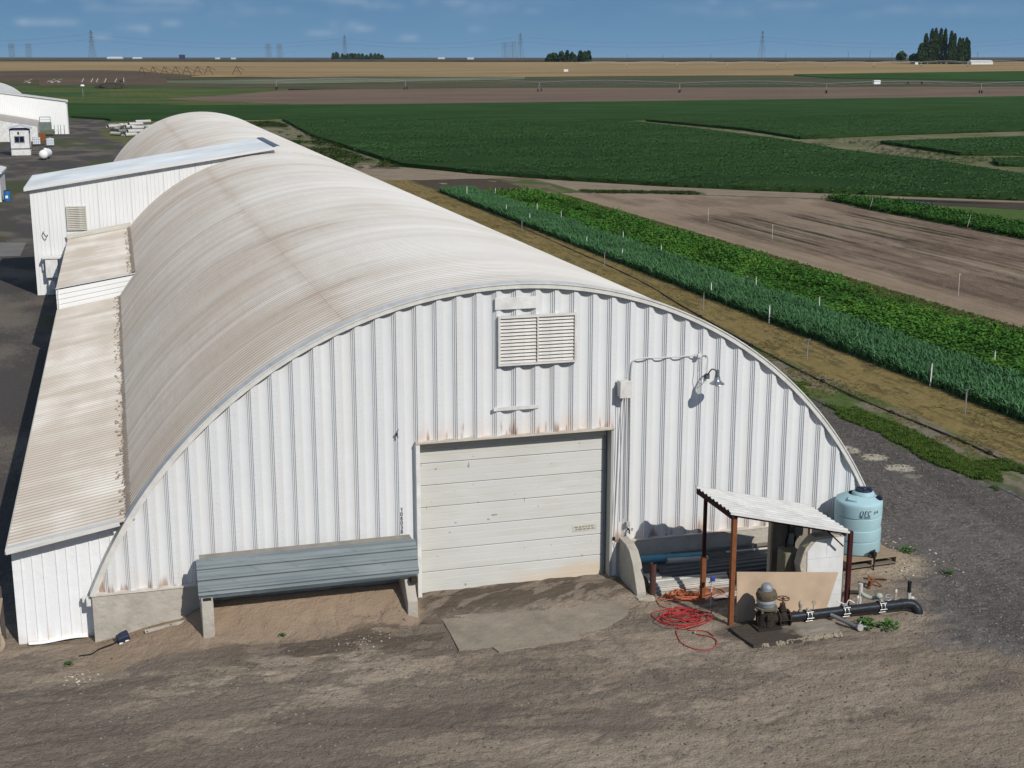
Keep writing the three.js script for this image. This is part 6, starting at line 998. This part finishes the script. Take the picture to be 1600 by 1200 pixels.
{
    // stand of poplars, given by distance along the stand and height
  const A = [607, -954], B = [644, -930.5];
  const L = [[0.10, 17, 4.6, 'round'], [0.17, 24.5, 3.1], [0.27, 28, 3.0], [0.335, 28.6, 2.6], [0.36, 25, 2.6], [0.43, 28.3, 2.6], [0.51, 28, 2.7], [0.60, 26.4, 2.7], [0.66, 24.2, 2.3], [0.69, 15, 2.2], [0.755, 21, 2.3], [0.81, 20.6, 2.2], [0.88, 21.2, 2.8], [0.92, 19, 2.2]];
  const nth = ['lowest and roundest tree at the left end of the poplar stand', 'first tall poplar from the left in the stand', 'second tall poplar from the left in the stand', 'tallest poplar of the stand, third from the left', 'shorter poplar tucked behind the tallest one', 'fifth tall poplar of the stand, just right of the tallest', 'sixth tall poplar from the left in the stand', 'poplar left of the gap with pointed top in the stand', 'slim pointed poplar just left of the gap in the stand', 'small low poplar filling the gap in the stand', 'first poplar right of the gap in the stand', 'slim middle poplar right of the gap in the stand', 'broad poplar near the right end of the stand', 'poplar at the right end of the stand, partly behind'];
  L.forEach(([s, h, w, k], i) => { const jx = ((i * 29) % 7 - 3) * 0.9, x = mix(A[0], B[0], s) + jx * 0.5, z = mix(A[1], B[1], s) - jx * 1.0, t = thing('poplar_tree', nth[i], 'tree', [x, hh(x, z) - 0.3, z]); mesh('trunk', cyl(0.2, 0.55, h * 0.6, [0, h * 0.3, 0], [0, 0, 0], 8), barkMat, t); mesh('crown', spindle(h, w, 101 + i), treeMat[i % 3], t); });
  const round = (name, label, x, z, h, w, seed, m = 0) => { const t = thing(name, label, 'tree', [x, hh(x, z) - 0.3, z]); mesh('trunk', cyl(0.25, 0.45, h * 0.5, [0, h * 0.25, 0], [0, 0, 0], 7), barkMat, t); mesh('crown', crownGeo(seed, 900, r => { const a = r() * 6.283, u = r() * 2 - 1, q = Math.pow(r(), 0.4), k = Math.sqrt(1 - u * u), n = 0.75 + 0.5 * vn(a * 1.5 + seed, u * 3 + 5, 3); return [w * q * k * Math.cos(a) * n, h * 0.58 + h * 0.42 * q * u * n, w * q * k * Math.sin(a) * n]; }, 0.35, 0.9), treeMat[m], t); return t; };
  round('bush', 'dark spreading bush at the left foot of the poplar stand', 608.5, -956, 9, 4.6, 131, 1);
  round('round_tree', 'lone round tree standing left of the poplars on the horizon', 645.4, -1036.7, 9.5, 4.6, 133, 0);
  // far groves that read as one mass
  const grove = (label, x0, z0, x1, z1, n, h, w, seed, y = 0) => { const r = rng(seed), g = []; for (let i = 0; i < n; i++) { const s = (i + r()) / n, x = mix(x0, x1, s), z = mix(z0, z1, s) + (r() - 0.5) * 30, H = h * (0.6 + 0.6 * r()); g.push(crownGeo(seed + i, 260, q => { const a = q() * 6.283, v = q(); const k = w * Math.sqrt(q()) * Math.pow(Math.max(0, 1 - v), 0.4); return [x + k * Math.cos(a), hh(x, z) + v * H + y, z + k * Math.sin(a)]; }, 0.5, 1.4)); } const m = mesh('tree_grove', g, treeMat[1]); m.userData = { kind: 'stuff', label, category: 'trees' }; };
  grove('dark grove of trees on the horizon right of the middle', 388, -1225, 425, -1208, 22, 8.8, 3.6, 201);
  grove('low line of distant trees on the horizon left of the middle', 385, -2420, 455, -2400, 26, 9, 5, 241, 1);
  grove('single dark tree clump left of the distant tree line', 372, -2440, 382, -2440, 4, 15, 4, 281, 1);
  grove('dark tree clump at the right edge of the horizon', 790, -1010, 830, -990, 14, 8, 4, 291);
}
// ---------------------------------------------------------------- pylons, lines, poles and far sheds
function pylon(x, z, h, label, kind) {
  const y0 = hh(x, z), t = thing('transmission_tower', label, 'pylon', [x, y0, z], 0.5), g = [], m = std([0.13, 0.14, 0.15], 0.7), w = h * 0.1;
  const at = v => (kind === 'wide' ? w * 1.5 * (1 - 0.15 * v) : w * (1 - v) ** 1.15 + 0.55), N = 7, R0 = 0.16 + h * 0.0018;
  for (const [sx, sz] of [[1, 1], [1, -1], [-1, 1], [-1, -1]]) for (let k = 0; k < N; k++) { const a = k / N, b = (k + 1) / N; g.push(bar([sx * at(a), a * h, sz * at(a) * 0.8], [sx * at(b), b * h, sz * at(b) * 0.8], R0, 4)); }
  for (let k = 0; k < N; k++) { const a = k / N, b = (k + 1) / N; for (const sz of [1, -1]) g.push(bar([-at(a), a * h, sz * at(a) * 0.8], [at(b), b * h, sz * at(b) * 0.8], R0 * 0.6, 4), bar([at(a), a * h, sz * at(a) * 0.8], [-at(b), b * h, sz * at(b) * 0.8], R0 * 0.6, 4)); }
  mesh('lattice', g, m, t);
  const c = []; for (const v of kind === 'wide' ? [0.78, 0.99] : [0.62, 0.76, 0.9]) { const y = v * h, q = kind === 'wide' ? w * 2.0 : w * (1.5 - (v - 0.62) * 1.6); c.push(bar([-q, y, 0], [q, y, 0], R0 * 0.9, 4), bar([-q, y, 0], [0, y + h * 0.05, 0], R0 * 0.6, 4), bar([q, y, 0], [0, y + h * 0.05, 0], R0 * 0.6, 4)); } mesh('crossarm', c, m, t);
  return [x, y0, z];
}
{
  const P = [
    [-34.6, -2271, 46, 'lone tall lattice pylon at the left side of the horizon', 'tall'], [260, -2457, 27, 'left one of a pair of faint square pylons left of the middle', 'wide'], [279, -2455, 27, 'right one of a pair of faint square pylons left of the middle', 'wide'], [392, -2439, 43, 'tall lattice pylon above the low distant tree line', 'tall'],
    [670, -2380, 30, 'faint square pylon left of the slim tower near the middle', 'wide'], [683, -2375, 31, 'faint square pylon close beside the slim tower near the middle', 'wide'], [695.5, -2370, 47, 'slim tall lattice pylon near the middle of the horizon', 'tall'], [1092, -2216, 50, 'pointed lattice pylon between the middle and the poplars', 'tall'], [-172, -2560, 27, 'faint square pylon at the far left edge of the horizon', 'wide'], [-144, -2560, 27, 'faint square pylon second from the left edge of the horizon', 'wide'],
  ];
  for (const a of P) pylon(...a);
  const line = (label, pts) => { const g = []; for (let i = 0; i + 1 < pts.length; i++) { const [a, b] = [pts[i], pts[i + 1]], p = []; for (let k = 0; k <= 12; k++) { const s = k / 12; p.push([mix(a[0], b[0], s), mix(a[1], b[1], s) - 11 * 4 * s * (1 - s), mix(a[2], b[2], s)]); } g.push(tube(p, 0.10, 24, 4)); } const m = mesh('power_line', g, std([0.12, 0.13, 0.14], 0.6)); tag(m, label, 'power line'); };
  line('upper sagging power line strung between the tall pylons', [[-420, 52, -2300], [-34.6, hh(-34.6, -2271) + 40, -2271], [392, hh(392, -2439) + 37, -2439], [695, hh(695, -2370) + 41, -2370], [1092, hh(1092, -2216) + 40, -2216], [1520, 52, -2050]]);
  line('lower sagging power line strung between the tall pylons', [[-420, 46, -2290], [-34.6, hh(-34.6, -2271) + 32, -2271], [392, hh(392, -2439) + 30, -2439], [695, hh(695, -2370) + 33, -2370], [1092, hh(1092, -2216) + 33, -2216], [1520, 45, -2050]]);
  const rp = [[607, -1059, 9], [623, -1050, 10], [613, -998, 8.5], [583, -1129, 8], [658, -945, 9.5], [522, -1158, 7.5], [482, -1175, 7], [469, -1234, 7]];
  const base = thing('utility_pole', 'thin wooden utility pole with a crossarm on the right part of the horizon', 'utility pole', [rp[0][0], hh(rp[0][0], rp[0][1]), rp[0][1]], 0.4, 'utility poles along the horizon');
  mesh('pole', cyl(0.11, 0.16, 9, [0, 4.5, 0], [0, 0, 0], 6), std([0.09, 0.075, 0.06], 0.95), base); mesh('crossarm', box(2.2, 0.14, 0.14, [0, 8.4, 0]), std([0.09, 0.075, 0.06], 0.95), base);
  base.userData.label = 'utility pole between the round tree and the pointed pylon, second from the tallest'; rp.slice(1).forEach(([x, z, h], k) => { const c = clone(base, ['tallest of the utility poles, third from the poplars', 'utility pole nearest the lone round tree', 'utility pole right of the pointed pylon, fourth from the poplars', 'utility pole standing just right of the poplar stand', 'utility pole close left of the pointed pylon', 'utility pole second left of the pointed pylon', 'leftmost utility pole, nearest the middle grove'][k], [x, hh(x, z), z], 0.4); c.scale.y = h / 9; });
  const sheds = [[16, 'white shed roof alone on the horizon left of the middle grove'], [20, 'pale low shed on the horizon between two square pylons and the slim tower'], [12, 'small pale shed on the left horizon, right one of the row'], [12, 'white shed on the left horizon beside the pair of square pylons'], [40, 'long pale roof low on the left horizon'], [26, 'pale shed beside the long roof on the left horizon'], [10, 'dark blue silo block on the left horizon'], [17, 'long white low shed right of the poplars'], [2.8, 'small white vehicle body in the tan field below the middle grove'], [2.4, 'tiny white hut at the left foot of the poplars']];
  const spots = [[610, -2394], [673, -2893], [187, -2664], [212, -2612], [2, -2971], [50, -3171], [117, -2568], [643, -919], [273, -826], [598, -937]];
  sheds.forEach(([w, lab], i) => { w *= i < 6 ? 0.75 : 1; const [x, z] = spots[i], y = hh(x, z) + (i === 8 ? 1 : 0), H = i === 6 ? 9 : i < 6 ? 3.4 : i === 7 ? 2.6 : i === 8 ? 1.0 : 2.2, t = thing('farm_shed', lab, 'shed', [x, y, z], -0.25); mesh('wall', box2(-w / 2, w / 2, -1, H, -w * 0.25, w * 0.25), i === 6 ? std([0.03, 0.04, 0.09], 0.7) : std(i < 6 ? [0.5, 0.5, 0.5] : [0.7, 0.7, 0.69], 0.7), t); mesh('roof', extr([[-w * 0.27, H], [0, H + w * 0.07], [w * 0.27, H]], w).rotateY(Math.PI / 2).translate(-w / 2, 0, 0), i === 6 ? MAT.galvDark : MAT.white, t); });
}
//TAIL
renderer.render(scene, camera);
